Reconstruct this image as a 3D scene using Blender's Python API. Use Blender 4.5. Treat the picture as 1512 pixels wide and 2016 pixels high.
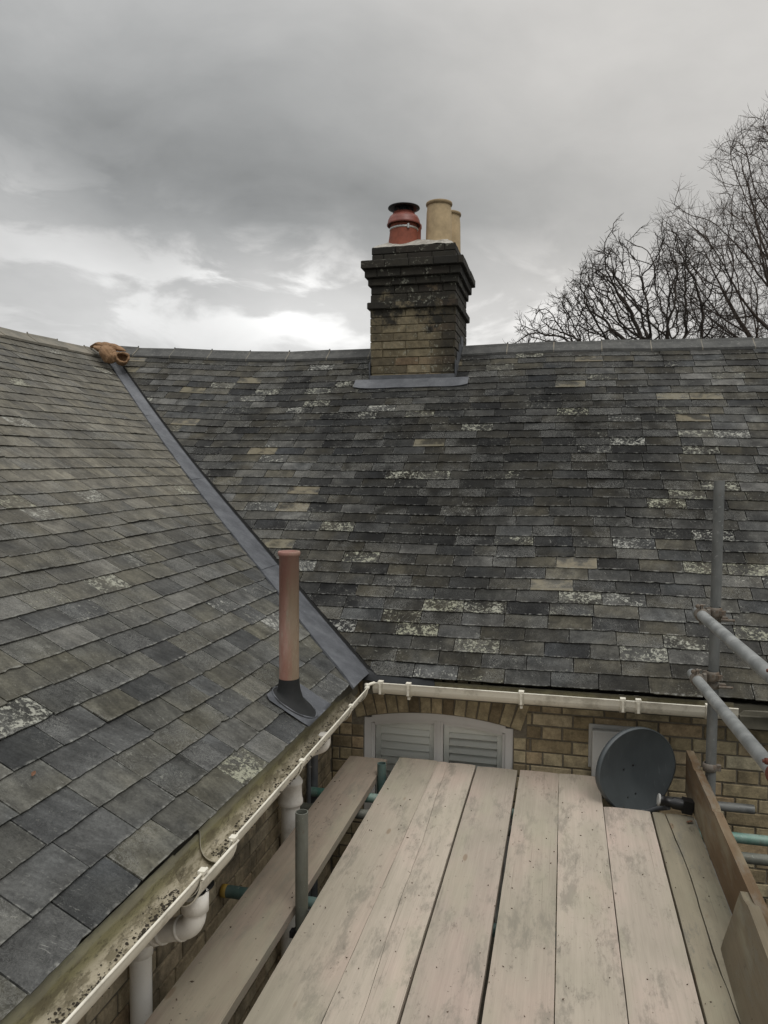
import bpy, bmesh, math, random
from mathutils import Vector, Matrix, noise, kdtree

# ------------------------------------------------------------------ scene, camera, world, sun
S = bpy.context.scene
for o in list(bpy.data.objects): bpy.data.objects.remove(o)
col = bpy.data.collections.new("place"); S.collection.children.link(col)
R = math.radians

YAW, PITCH, ROLL = R(13.45), R(2.71), R(0.345)
cam = bpy.data.cameras.new("camera"); camo = bpy.data.objects.new("camera", cam); S.collection.objects.link(camo)
cam.sensor_fit = 'VERTICAL'; cam.sensor_height = 24; cam.lens = 24 * 1480 / 2016
cam.clip_start = 0.02; cam.clip_end = 2000
fw = Vector((-math.sin(YAW) * math.cos(PITCH), math.cos(YAW) * math.cos(PITCH), -math.sin(PITCH)))
rt = Vector((math.cos(YAW), math.sin(YAW), 0)); up = rt.cross(fw)
rt2 = rt * math.cos(ROLL) + up * math.sin(ROLL); up2 = -rt * math.sin(ROLL) + up * math.cos(ROLL)
M = Matrix((rt2, up2, -fw)).transposed().to_4x4(); M.translation = Vector((0, 0, 1.62))
camo.matrix_world = M
S.camera = camo
S.render.resolution_x = 768; S.render.resolution_y = 1024
S.render.engine = 'CYCLES'
S.view_settings.view_transform = 'Standard'; S.view_settings.look = 'None'
S.view_settings.exposure = -0.22; S.view_settings.gamma = 1

SUN_EL, SUN_AZ = R(58), R(140)      # azimuth clockwise from +Y
sun = bpy.data.lights.new("sun", 'SUN'); sun.energy = 1.1; sun.angle = R(25); sun.color = (1.0, 0.965, 0.92)
suno = bpy.data.objects.new("sun", sun); S.collection.objects.link(suno)
sd = Vector((math.sin(SUN_AZ) * math.cos(SUN_EL), math.cos(SUN_AZ) * math.cos(SUN_EL), math.sin(SUN_EL)))
suno.rotation_euler = sd.to_track_quat('Z', 'Y').to_euler(); suno.location = sd * 50

# ---- small node helper
class NT:
    def __init__(s, tree): s.t = tree; s.N = tree.nodes; s.L = tree.links
    def n(s, typ, **kw):
        nd = s.N.new(typ)
        for k, v in kw.items():
            if k.startswith('i_'):
                key = k[2:]; key = int(key) if key.isdigit() else key.replace('_', ' ')
                s.set(nd.inputs[key], v)
            else: setattr(nd, k, v)
        return nd
    def set(s, inp, v):
        if isinstance(v, bpy.types.NodeSocket): s.L.new(v, inp)
        else: inp.default_value = v
    def m(s, op, a, b=None, c=None, clamp=False):
        nd = s.N.new('ShaderNodeMath'); nd.operation = op; nd.use_clamp = clamp
        s.set(nd.inputs[0], a)
        if b is not None: s.set(nd.inputs[1], b)
        if c is not None: s.set(nd.inputs[2], c)
        return nd.outputs[0]
    def vm(s, op, a, b=None):
        nd = s.N.new('ShaderNodeVectorMath'); nd.operation = op
        s.set(nd.inputs[0], a)
        if b is not None:
            s.set(nd.inputs['Scale'] if op == 'SCALE' else nd.inputs[1], b)
        return nd.outputs['Value'] if op in ('DOT_PRODUCT', 'LENGTH') else nd.outputs[0]
    def noise(s, vec, scale, detail=4, rough=.5, dist=0., out='Fac'):
        nd = s.n('ShaderNodeTexNoise'); s.set(nd.inputs['Vector'], vec); s.set(nd.inputs['Scale'], scale)
        nd.inputs['Detail'].default_value = detail; nd.inputs['Roughness'].default_value = rough
        nd.inputs['Distortion'].default_value = dist
        return nd.outputs[out]
    def step(s, v, a, b, lo=0., hi=1.):
        nd = s.n('ShaderNodeMapRange'); nd.interpolation_type = 'SMOOTHSTEP'
        s.set(nd.inputs['Value'], v); s.set(nd.inputs['From Min'], a); s.set(nd.inputs['From Max'], b)
        nd.inputs['To Min'].default_value = lo; nd.inputs['To Max'].default_value = hi
        return nd.outputs[0]
    def mix(s, f, a, b, mode='MIX'):
        nd = s.n('ShaderNodeMix'); nd.data_type = 'RGBA'; nd.blend_type = mode
        s.set(nd.inputs[0], f)
        for i, v in ((6, a), (7, b)):
            if isinstance(v, (tuple, list)) and len(v) == 3: v = (*v, 1)
            s.set(nd.inputs[i], v)
        return nd.outputs[2]
    def scl(s, vec, x, y, z):
        return s.vm('MULTIPLY', vec, (x, y, z))
    def ramp(s, f, stops):
        nd = s.n('ShaderNodeValToRGB'); s.set(nd.inputs[0], f); cr = nd.color_ramp
        while len(cr.elements) < len(stops): cr.elements.new(.5)
        for e, (p, c) in zip(cr.elements, stops): e.position = p; e.color = (*c, 1)
        return nd.outputs[0]

# ---- world: grey overcast, cloud layers over a Nishita sky
W = bpy.data.worlds.new("World"); S.world = W; W.use_nodes = True
w = NT(W.node_tree); w.N.clear()
sky = w.n('ShaderNodeTexSky', sky_type='NISHITA', sun_disc=False, sun_elevation=SUN_EL, sun_rotation=SUN_AZ)
d = w.n('ShaderNodeTexCoord').outputs['Generated']
def dirv(u, v):      # sky direction of a bearing (right of view axis) and elevation, radians
    a = YAW - u
    return Vector((-math.sin(a) * math.cos(v), math.cos(a) * math.cos(v), math.sin(v)))
def px(u, v):        # bearing/elevation of cloud features, measured from the photograph
    q = (rt2 * (u - 756) + up2 * (1008 - v) + fw * 1480).normalized(); return q
sep = w.n('ShaderNodeSeparateXYZ'); w.L.new(d, sep.inputs[0]); el = sep.outputs[2]
rotm = w.n('ShaderNodeMapping'); w.L.new(d, rotm.inputs[0]); rotm.inputs['Rotation'].default_value = (0, 0, -YAW)
dr = rotm.outputs[0]
warp = w.vm('SCALE', w.vm('SUBTRACT', w.noise(dr, 2.2, 3, .5, out='Color'), (.5, .5, .5)), .16)
dw = w.vm('ADD', dr, warp)
n1 = w.noise(w.scl(dw, 1.0, 1.0, 2.6), 1.9, 5, .48)
n2 = w.noise(w.scl(dw, 1.0, 1.0, 2.2), 5.5, 5, .5)
# smooth large scale brightness of the cloud deck (linear)
def blob(c, size, amp, sy=1.0):
    df = w.vm('SUBTRACT', w.vm('ADD', d, w.vm('SCALE', warp, .45)), tuple(c))
    df = w.scl(df, 1, 1, 1 / sy)
    r = w.vm('LENGTH', df)
    return w.m('MULTIPLY', w.m('POWER', 2.718, w.m('MULTIPLY', w.m('POWER', w.m('DIVIDE', r, size), 2.0), -1.0)), amp)
base = w.step(el, 0.50, 0.98, .51, 1.75)
n3 = w.noise(w.scl(dw, 1.0, 1.0, 1.8), 14.0, 6, .58)
n4 = w.noise(w.scl(dw, 1.0, 1.0, 2.4), 7.5, 6, .55, .4)
tot = w.m('ADD', base, w.m('MULTIPLY', w.m('SUBTRACT', n1, .5), .24))
tot = w.m('ADD', tot, w.m('MULTIPLY', w.m('SUBTRACT', n2, .5), .20))
tot = w.m('ADD', tot, w.m('MULTIPLY', w.m('SUBTRACT', n3, .5), w.step(el, .05, .4, .20, .08)))
for (u, v, sz, amp, sy) in (
    (700, 650, .34, .16, .26), (20, 400, .16, .20, .45), (180, 640, .35, .12, .20), (560, 390, .46, -.17, .20),
    (120, 300, .32, -.11, .30), (900, 470, .26, -.08, .25), (1480, 180, .42, .20, 1.0), (850, 20, .5, .05, .5), (360, 585, .12, -.14, .30), (200, 500, .18, -.02, .2)):
    tot = w.m('ADD', tot, blob(px(u, v), sz, amp, sy))
gap = w.step(n4, .44, .60)
for (u, v, sz, amp, sy) in ((610, 585, .10, .36, .6), (470, 540, .08, .30, .5), (250, 560, .14, .14, .4), (1010, 620, .18, .26, .4), (40, 430, .15, .16, .5), (250, 640, .22, .14, .25), (720, 650, .12, .25, .4)):
    tot = w.m('ADD', tot, w.m('MULTIPLY', blob(px(u, v), sz, amp, sy), w.m('ADD', .22, w.m('MULTIPLY', gap, .95))))
tot = w.m('MAXIMUM', tot, .12)
warm = w.step(tot, .3, .75)
ccol = w.mix(warm, (.975, 1.0, 1.0), (1.0, 1.0, .99))
ccol = w.mix(1.0, ccol, w.mix(w.step(blob(px(1450, 150), .5, 1), .1, 1), (1, 1, 1), (1.02, .995, .965)), 'MULTIPLY')
cl = w.n('ShaderNodeVectorMath', operation='SCALE'); w.L.new(ccol, cl.inputs[0]); w.L.new(tot, cl.inputs['Scale'])
skyc = w.n('ShaderNodeVectorMath', operation='SCALE'); w.L.new(sky.outputs[0], skyc.inputs[0]); skyc.inputs['Scale'].default_value = .08
fin = w.mix(.97, skyc.outputs[0], cl.outputs[0])
bg = w.n('ShaderNodeBackground'); w.L.new(fin, bg.inputs[0]); bg.inputs[1].default_value = 1.0
wo = w.n('ShaderNodeOutputWorld'); w.L.new(bg.outputs[0], wo.inputs[0])

# ------------------------------------------------------------------ materials
def mat(name, build):
    m = bpy.data.materials.new(name); m.use_nodes = True
    t = NT(m.node_tree); t.N.clear()
    p = t.n('ShaderNodeBsdfPrincipled'); out = t.n('ShaderNodeOutputMaterial')
    t.L.new(p.outputs[0], out.inputs[0]); t.p = p; t.out = out
    build(t); return m
def setp(t, color=None, rough=None, bump=None, bstr=.3, bdist=.01, metal=None, spec=None):
    p = t.p
    if color is not None:
        if isinstance(color, (tuple, list)): color = (*color[:3], 1)
        t.set(p.inputs['Base Color'], color)
    if rough is not None: t.set(p.inputs['Roughness'], rough)
    if metal is not None: t.set(p.inputs['Metallic'], metal)
    if spec is not None: t.set(p.inputs['Specular IOR Level'], spec)
    if bump is not None:
        b = t.n('ShaderNodeBump'); t.set(b.inputs['Height'], bump); b.inputs['Strength'].default_value = bstr
        b.inputs['Distance'].default_value = bdist; t.L.new(b.outputs[0], p.inputs['Normal'])

def slate_mat(name, stops, olive, lich, warm_top, streak, gain=1.0, algae=.0, spec=.4, tan=.986, of=.6, stain=None):
    def b(t):
        rnd = t.n('ShaderNodeAttribute', attribute_name='rnd'); sp = t.n('ShaderNodeSeparateColor'); t.L.new(rnd.outputs['Color'], sp.inputs[0])
        r, g, bl = sp.outputs
        uv = t.n('ShaderNodeUVMap', uv_map='metric').outputs[0]; loc = t.n('ShaderNodeUVMap', uv_map='local').outputs[0]
        sl = t.n('ShaderNodeSeparateXYZ'); t.L.new(loc, sl.inputs[0]); lx, ly = sl.outputs[0], sl.outputs[1]
        su = t.n('ShaderNodeSeparateXYZ'); t.L.new(uv, su.inputs[0])
        v = t.vm('ADD', uv, t.vm('SCALE', rnd.outputs['Color'], 31.0))
        c = t.ramp(r, stops)
        c = t.mix(t.m('MULTIPLY', t.step(t.m('ADD', bl, t.m('MULTIPLY', t.m('SUBTRACT', t.noise(uv, 1.7, 4), .5), 1.4)), .2, 1.0), of), c, olive)
        if warm_top: c = t.mix(t.m('MULTIPLY', t.step(t.m('ADD', su.outputs[1], t.m('MULTIPLY', t.noise(uv, 1.1, 3), 1.2)), 1.0, 3.2), .74), c, warm_top)
        big = t.noise(uv, .9, 4, .6); crk = t.noise(v, 30, 7, .85, 2.0)
        med = t.noise(v, 9, 6, .62)
        fine = t.noise(v, 85, 6, .82)
        f = t.m('MULTIPLY', t.step(med, .22, .78, .52, 1.5), t.step(fine, .25, .75, .66, 1.34))
        # the weathering runs down the slope
        ang = t.m('MULTIPLY', t.m('SUBTRACT', bl, .5), .7)
        rotn = t.n('ShaderNodeVectorRotate', rotation_type='Z_AXIS'); t.L.new(v, rotn.inputs[0]); t.L.new(ang, rotn.inputs['Angle'])
        st = t.noise(t.scl(rotn.outputs[0], 34, 5, 1), 1.0, 5, .62)
        f = t.m('MULTIPLY', f, t.step(st, .25, .75, 1 - streak, 1 + streak))
        if algae: f = t.m('MULTIPLY', f, t.step(t.noise(t.scl(uv, 1.1, .55, 1), 1.0, 4, .6), .42, .62, 1.15, 1 - algae))
        if stain:
            q1 = t.vm('LENGTH', t.vm('DIVIDE', t.vm('SUBTRACT', t.vm('ADD', uv, t.vm('SCALE', t.vm('SUBTRACT', t.noise(uv, 1.6, 5, .7, out='Color'), (.5, .5, .5)), 1.6)), stain[0]), stain[1]))
            f = t.m('MULTIPLY', f, t.step(q1, .50, 1.20, .40, 1.04)); f = t.m('MULTIPLY', f, t.step(med, .45, .62, 1.0, 1.15))
        blue = t.step(t.noise(v, 2.2, 3, .5), .50, .66); c = t.mix(t.m('MULTIPLY', blue, .35), c, (.060, .066, .072))
        f = t.m('MULTIPLY', f, t.step(big, .3, .7, .86, 1.14))
        f = t.m('MULTIPLY', f, gain)
        cs = t.n('ShaderNodeVectorMath', operation='SCALE'); t.L.new(c, cs.inputs[0]); t.L.new(f, cs.inputs['Scale']); c = cs.outputs[0]
        # tan slates
        tanm = t.m('MULTIPLY', t.step(g, tan, tan + .001), t.m('MAXIMUM', t.step(med, .42, .60, .15, 1), t.step(ly, .35, .1, 0, .9)))
        c = t.mix(t.m('MULTIPLY', tanm, .75), c, t.mix(bl, (.235, .20, .135), (.20, .18, .125)))
        # fine pale scratches
        wv = t.noise(t.scl(rotn.outputs[0], 105, 22, 1), 1.0, 4, .8, 1.5)
        c = t.mix(t.m('MULTIPLY', t.m('MULTIPLY', t.step(wv, .60, .67), t.step(t.noise(v, 6, 3), .42, .58)), .55), c, (.34, .34, .31))
        c = t.mix(t.m('MULTIPLY', t.m('MULTIPLY', t.step(t.m('ABSOLUTE', t.m('SUBTRACT', crk, .5)), .018, .004), t.m('MULTIPLY', t.step(t.noise(v, 4, 3), .40, .58), t.step(t.m('FRACT', t.m('MULTIPLY', bl, 7.3)), .35, .8, .35, 1.6))), .50), c, (.30, .30, .28))
        # rust or dirt darkening in spots
        c = t.mix(t.m('MULTIPLY', t.step(t.noise(v, 22, 5, .75), .60, .74), .5), c, (.022, .023, .021))
        # white lichen: crusts and flecks, strong on some slates
        k = t.step(g, 1 - lich * 2.2, 1 - lich * .4)
        k = t.m('MULTIPLY', k, t.step(g, tan + .001, tan))
        thr = t.m('SUBTRACT', .665, t.m('MULTIPLY', k, .155))
        ln = t.noise(v, 48, 7, .76, .6)
        ln2 = t.noise(v, 10, 3, .5)
        lm = t.step(t.m('ADD', t.m('MULTIPLY', ln, .74), t.m('MULTIPLY', ln2, .26)), t.m('SUBTRACT', thr, .01), t.m('ADD', thr, .05))
        c = t.mix(t.m('MULTIPLY', lm, .82), c, t.mix(bl, (.42, .42, .38), (.36, .36, .27)))
        gl_ = t.m('ADD', t.m('MULTIPLY', t.noise(uv, 34, 6, .8), .62), t.m('MULTIPLY', t.noise(uv, 2.3, 3, .6), .38))
        c = t.mix(t.m('MULTIPLY', t.step(gl_, .585, .63), .5), c, (.30, .30, .26))
        # pale worn lower edge
        e = t.m('MULTIPLY', t.step(ly, .10, .0), t.step(t.noise(v, 34, 4, .7), .46, .66))
        e2 = t.m('MULTIPLY', t.m('MAXIMUM', t.step(lx, .035, .0), t.step(lx, .965, 1.0)), t.step(t.noise(v, 40, 4, .7), .5, .7))
        c = t.mix(t.m('MULTIPLY', t.m('MAXIMUM', e, e2), .6), c, (.33, .33, .30))
        bmp = t.m('ADD', t.m('MULTIPLY', med, .6), t.m('ADD', t.m('MULTIPLY', fine, .3), t.m('MULTIPLY', lm, .3)))
        setp(t, c, t.step(med, .3, .7, .62, .85), bmp, .35, .006, spec=spec)
    return mat(name, b)

M_SLATE = slate_mat('slate_main', ((0, (.014, .014, .014)), (.3, (.030, .030, .029)), (.6, (.050, .050, .047)), (.85, (.074, .073, .067)), (1, (.110, .108, .100))), (.068, .061, .043), .11, None, .14, .86, .50, spec=.12, tan=.972, of=.75, stain=((-.35, 2.35, 0), (1.75, 1.25, 1)))
M_SLATE2 = slate_mat('slate_wing', ((0, (.036, .038, .038)), (.3, (.056, .058, .058)), (.7, (.079, .080, .077)), (1, (.130, .128, .116))), (.094, .088, .064), .035, (.160, .146, .114), .25, .88, .14, spec=.18, tan=2.0, of=.80)

def b_ridge(t):
    o = t.n('ShaderNodeTexCoord').outputs['Object']; n = t.noise(o, 9, 6, .65); f = t.noise(o, 45, 6, .75)
    c = t.ramp(n, ((.25, (.045, .046, .045)), (.55, (.085, .085, .08)), (.8, (.13, .13, .12))))
    c = t.mix(t.m('MULTIPLY', t.step(f, .56, .68), .5), c, (.32, .32, .29)); setp(t, c, .85, f, .4, .01)
M_RIDGE = mat('ridge_clay', b_ridge)
def b_ridge2(t):
    o = t.n('ShaderNodeTexCoord').outputs['Object']; n = t.noise(o, 6, 6, .65); f = t.noise(o, 45, 6, .75)
    c = t.ramp(n, ((.25, (.13, .125, .105)), (.5, (.20, .185, .15)), (.8, (.30, .26, .20))))
    c = t.mix(t.m('MULTIPLY', t.step(f, .58, .7), .5), c, (.12, .12, .10)); setp(t, c, .85, f, .4, .01)
M_RIDGE2 = mat('ridge_clay_pale', b_ridge2)
def b_lead(t):
    o = t.n('ShaderNodeTexCoord').outputs['Object']; n = t.noise(o, 7, 7, .72); f = t.noise(o, 38, 6, .7)
    c = t.ramp(n, ((.28, (.066, .070, .078)), (.5, (.105, .111, .122)), (.72, (.165, .172, .183))))
    c = t.mix(t.m('MULTIPLY', t.step(f, .55, .75), .4), c, (.26, .27, .28))
    c = t.mix(t.m('MULTIPLY', t.step(t.noise(o, 14, 5, .8), .60, .72), .4), c, (.05, .052, .055))
    setp(t, c, t.step(f, .3, .7, .42, .66), t.m('ADD', n, t.m('MULTIPLY', f, .25)), .3, .02, metal=.15)
M_LEAD = mat('lead_sheet', b_lead)
def b_lead2(t):
    o = t.n('ShaderNodeTexCoord').outputs['Object']; n = t.noise(o, 14, 6, .7)
    setp(t, t.ramp(n, ((.3, (.016, .017, .018)), (.7, (.034, .036, .038)))), .9, n, .3, .01)
M_LEAD2 = mat('dark_lead', b_lead2)
def b_mortar(t):
    o = t.n('ShaderNodeTexCoord').outputs['Object']; f = t.noise(o, 60, 6, .75)
    setp(t, t.ramp(f, ((.3, (.14, .12, .09)), (.7, (.23, .205, .155)))), .95, f, .6, .01)
M_MORTAR = mat('mortar', b_mortar)
def b_flaunch(t):
    o = t.n('ShaderNodeTexCoord').outputs['Object']; f = t.noise(o, 18, 6, .7)
    setp(t, t.ramp(f, ((.3, (.22, .20, .17)), (.6, (.46, .44, .39)))), .95, f, .6, .02)
M_FLAUNCH = mat('pale_mortar', b_flaunch)
def brick_mat(name, stops, soot=0., gain=1.):
    def b(t):
        o = t.n('ShaderNodeTexCoord').outputs['Object']
        rnd = t.n('ShaderNodeAttribute', attribute_name='rnd'); sp = t.n('ShaderNodeSeparateColor'); t.L.new(rnd.outputs['Color'], sp.inputs[0])
        v = t.vm('ADD', o, t.vm('SCALE', rnd.outputs['Color'], 9.0))
        c = t.ramp(sp.outputs[0], stops)
        n = t.noise(v, 16, 6, .7); f = t.noise(v, 90, 5, .75)
        k = t.m('MULTIPLY', t.m('MULTIPLY', t.step(n, .25, .75, .62, 1.3), t.step(f, .3, .7, .85, 1.13)), gain)
        cs = t.n('ShaderNodeVectorMath', operation='SCALE'); t.L.new(c, cs.inputs[0]); t.L.new(k, cs.inputs['Scale']); c = cs.outputs[0]
        if soot:   # weather staining: blackened upper courses and a few lichen spots
            geo = t.n('ShaderNodeNewGeometry').outputs['Position']; sz = t.n('ShaderNodeSeparateXYZ'); t.L.new(geo, sz.inputs[0])
            h = t.m('ADD', sz.outputs[2], t.m('MULTIPLY', t.m('SUBTRACT', t.noise(geo, 4.5, 5, .75), .5), 1.7))
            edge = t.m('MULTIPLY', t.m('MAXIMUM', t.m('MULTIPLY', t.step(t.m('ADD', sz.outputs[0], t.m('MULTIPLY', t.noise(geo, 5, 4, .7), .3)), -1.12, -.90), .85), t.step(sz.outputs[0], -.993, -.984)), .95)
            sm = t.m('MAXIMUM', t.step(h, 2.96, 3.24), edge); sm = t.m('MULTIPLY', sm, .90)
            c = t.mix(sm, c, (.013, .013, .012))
            wsp = t.m('MULTIPLY', t.step(t.noise(geo, 30, 6, .75), .555, .61), t.step(t.noise(geo, 6, 2), .47, .56))
            c = t.mix(t.m('MULTIPLY', wsp, .6), c, (.36, .36, .29))
        else:
            c = t.mix(t.m('MULTIPLY', t.step(t.noise(o, 2.6, 5, .65), .50, .68), .6), c, (.05, .042, .028))
        setp(t, c, .92, t.m('ADD', n, f), .5, .006)
    return mat(name, b)
BST = ((0, (.13, .10, .06)), (.3, (.21, .17, .10)), (.6, (.28, .235, .15)), (.85, (.25, .185, .11)), (1, (.31, .275, .19)))
M_BRICK = brick_mat('gault_brick', BST, gain=1.55)
M_BRICKC = brick_mat('gault_brick_sooty', ((0, (.10, .082, .052)), (.4, (.185, .152, .092)), (.75, (.245, .205, .130)), (1, (.18, .125, .075))), soot=1)
M_BRICKL = brick_mat('gault_brick_pale', ((0, (.30, .24, .155)), (.4, (.42, .34, .22)), (.75, (.50, .42, .29)), (1, (.42, .31, .19))))

def wood_mat(name, c0, c1, c2, stain, dark=(.06, .05, .04)):
    def b(t):
        o = t.n('ShaderNodeTexCoord').outputs['Object']; oi = t.n('ShaderNodeObjectInfo').outputs['Random']
        cb = t.n('ShaderNodeCombineXYZ'); t.L.new(t.m('MULTIPLY', oi, 17), cb.inputs[0]); t.L.new(t.m('MULTIPLY', oi, 53), cb.inputs[1])
        v = t.vm('ADD', o, cb.outputs[0])
        grain = t.noise(t.scl(v, 55, 1.7, 55), 1.0, 5, .6, .25)
        fineg = t.noise(t.scl(v, 240, 8, 240), 1.0, 3, .6)
        big = t.noise(t.scl(v, 3.2, 1.6, 3), 1.0, 4, .55)
        c = t.ramp(big, ((.28, c0), (.5, c1), (.72, c2)))
        k = t.m('MULTIPLY', t.step(grain, .25, .75, .93, 1.05), t.step(fineg, .3, .7, .96, 1.03))
        k = t.m('MULTIPLY', k, t.m('ADD', .82, t.m('MULTIPLY', oi, .24)))
        cs = t.n('ShaderNodeVectorMath', operation='SCALE'); t.L.new(c, cs.inputs[0]); t.L.new(k, cs.inputs['Scale']); c = cs.outputs[0]
        greyp = t.m('MULTIPLY', t.step(t.noise(t.scl(v, 11, 3.2, 11), 1.0, 8, .78, .2), .50, .64), stain)
        c = t.mix(greyp, c, (.20, .185, .155))
        sm = t.m('MULTIPLY', t.step(t.noise(t.scl(v, 26, 9, 26), 1.0, 8, .82, .3), .55, .66), t.step(t.noise(t.scl(v, 5, 2.2, 5), 1, 3), .48, .60))
        c = t.mix(t.m('MULTIPLY', sm, .50), c, dark)
        c = t.mix(t.m('MULTIPLY', t.step(t.noise(t.scl(v, 4, 1.2, 4), 1, 4, .6), .52, .66), .35), c, (.38, .36, .27))
        spk = t.step(t.noise(v, 65, 3, .5), .70, .75); c = t.mix(t.m('MULTIPLY', spk, .6), c, dark)
        kn = t.n('ShaderNodeTexVoronoi'); t.L.new(t.scl(v, 7, 2.2, 0), kn.inputs['Vector']); kn.inputs['Scale'].default_value = 1.0; kn.inputs['Randomness'].default_value = 1
        kd_ = kn.outputs['Distance']; c = t.mix(t.m('MULTIPLY', t.step(kd_, .085, .05), .55), c, (.20, .13, .08))
        c = t.mix(t.m('MULTIPLY', t.m('FRACT', t.m('MULTIPLY', oi, 5.7)), .5), c, t.mix(1.0, c, (.90, .95, .84), 'MULTIPLY'))
        # thin dark lines along the grain
        tilt = t.m('MULTIPLY', t.step(t.m('ADD', t.noise(t.scl(v, 4, 1, 4), 1.0, 3), 0), .35, .65), 0.1)
        lines = t.m('MULTIPLY', t.step(t.noise(t.scl(v, 150, 1.1, 150), 1.0, 2, .4), .68, .74), .25)
        c = t.mix(lines, c, dark)
        setp(t, c, .88, t.m('ADD', grain, t.m('MULTIPLY', fineg, .5)), .22, .004, spec=.12)
    return mat(name, b)
M_BOARD = wood_mat('weathered_board', (.38, .34, .275), (.45, .39, .325), (.52, .415, .355), .55)
M_BOARD_L = wood_mat('weathered_board_dull', (.31, .255, .20), (.36, .295, .24), (.34, .275, .225), .5)
M_BOARD_R = wood_mat('weathered_board_old', (.27, .24, .18), (.34, .30, .225), (.39, .34, .26), .85)
M_TOE = wood_mat('toe_board_wood', (.11, .072, .042), (.16, .11, .068), (.21, .15, .098), .55, (.035, .025, .016))
M_TOE2 = wood_mat('toe_board_grey', (.16, .135, .098), (.20, .165, .12), (.24, .195, .14), .6, (.06, .05, .035))

def metal_mat(name, c0, c1, rough=.5, metal=.5, rust=0., spot=(.6, .62, .6)):
    def b(t):
        o = t.n('ShaderNodeTexCoord').outputs['Object']; n = t.noise(t.scl(o, 10, 10, 5), 1, 5, .65); f = t.noise(o, 70, 4, .7)
        c = t.mix(t.step(n, .3, .7), c0, c1)
        c = t.mix(t.m('MULTIPLY', t.step(f, .62, .72), .35), c, spot)
        c = t.mix(t.m('MULTIPLY', t.step(t.noise(o, 23, 6, .7), .62 - rust * .25, .70 - rust * .2), .3 + rust * .6), c, (.12, .075, .045))
        setp(t, c, t.step(n, .3, .7, rough - .08, rough + .12), f, .15, .004, metal=metal)
    return mat(name, b)
M_GALV = metal_mat('galvanised_tube', (.13, .135, .13), (.22, .225, .215), .55, .35)
M_GALV2 = metal_mat('galvanised_tube_light', (.24, .25, .245), (.37, .38, .37), .5, .35)
M_TEAL = metal_mat('teal_painted_tube', (.05, .10, .09), (.12, .17, .155), .55, .2, .15)
M_TEAL2 = metal_mat('teal_tube_bright', (.07, .19, .15), (.24, .32, .28), .5, .25, .1)
M_GREEN = metal_mat('grey_green_tube', (.10, .105, .085), (.17, .175, .15), .55, .3, .1)
M_RUST = metal_mat('rusty_coupler', (.13, .105, .08), (.24, .22, .19), .7, .35, .5)
M_RUSTR = metal_mat('red_rusty_coupler', (.13, .035, .02), (.18, .06, .03), .8, .2, .2)
M_YEL = metal_mat('yellow_end_cap', (.42, .26, .03), (.36, .24, .05), .6, .0, .2)

def plastic_mat(name, c0, dirt, dirtc=(.16, .14, .09), rough=.5, scl=(6, 6, 6), edge=.50):
    def b(t):
        o = t.n('ShaderNodeTexCoord').outputs['Object']; n = t.noise(t.scl(o, *scl), 1, 7, .7); f = t.noise(o, 80, 5, .75)
        c = t.mix(t.m('MULTIPLY', t.step(n, edge, edge + .18), dirt), c0, dirtc)
        c = t.mix(t.m('MULTIPLY', t.step(f, .60, .70), dirt * .5), c, tuple(x * .5 for x in dirtc))
        setp(t, c, rough, f, .1, .003)
    return mat(name, b)
M_PVC = plastic_mat('cream_pvc', (.76, .72, .61), .42)
M_PVCW = plastic_mat('white_pvc_pipe', (.78, .75, .69), .40, (.30, .25, .18))
def b_gin(t):
    geo = t.n('ShaderNodeNewGeometry').outputs['Position']; sz = t.n('ShaderNodeSeparateXYZ'); t.L.new(geo, sz.inputs[0])
    n = t.noise(t.scl(geo, 30, 9, 30), 1, 7, .75); n2 = t.noise(t.scl(geo, 70, 30, 70), 1, 6, .8)
    hz = t.m('ADD', sz.outputs[2], t.m('MULTIPLY', t.m('SUBTRACT', n, .5), .035))
    c = t.mix(t.step(hz, .400, .432), (.48, .43, .32), (.30, .275, .15))
    c = t.mix(t.m('MULTIPLY', t.step(n, .44, .58), .85), c, (.18, .155, .095))
    c = t.mix(t.m('MULTIPLY', t.step(n2, .53, .64), .65), c, (.08, .068, .045))
    c = t.mix(t.m('MULTIPLY', t.step(hz, .455, .447, 1, 0), .5), c, (.38, .36, .27))
    c = t.mix(t.m('MULTIPLY', t.step(sz.outputs[1], 2.6, 3.4), .5), c, (.10, .085, .055))
    setp(t, c, .85, n2, .4, .004)
M_GIN = mat('gutter_trough_stained', b_gin)
M_VENTW = plastic_mat('vent_white', (.48, .48, .46), .3)
def b_white(t):
    o = t.n('ShaderNodeTexCoord').outputs['Object']; n = t.noise(o, 5, 5, .6)
    setp(t, t.ramp(n, ((.3, (.58, .56, .53)), (.7, (.68, .66, .63)))), .55, n, .1)
M_FRAME = mat('painted_frame', b_white)
def b_slat(t):
    o = t.n('ShaderNodeTexCoord').outputs['Object']; n = t.noise(o, 6, 5, .6)
    setp(t, t.ramp(n, ((.3, (.80, .795, .76)), (.7, (.86, .855, .82)))), .5)
M_SLAT = mat('shutter_slat', b_slat)
def b_glass(t):
    tr = t.n('ShaderNodeBsdfTransparent'); tr.inputs[0].default_value = (.98, .985, .975, 1); gl = t.n('ShaderNodeBsdfGlossy'); gl.inputs['Roughness'].default_value = .03
    fr = t.n('ShaderNodeFresnel'); fr.inputs[0].default_value = 1.25; mx = t.n('ShaderNodeMixShader'); t.L.new(fr.outputs[0], mx.inputs[0])
    t.L.new(tr.outputs[0], mx.inputs[1]); t.L.new(gl.outputs[0], mx.inputs[2]); t.L.new(mx.outputs[0], t.out.inputs[0])
M_GLASS = mat('window_glass', b_glass)
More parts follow.
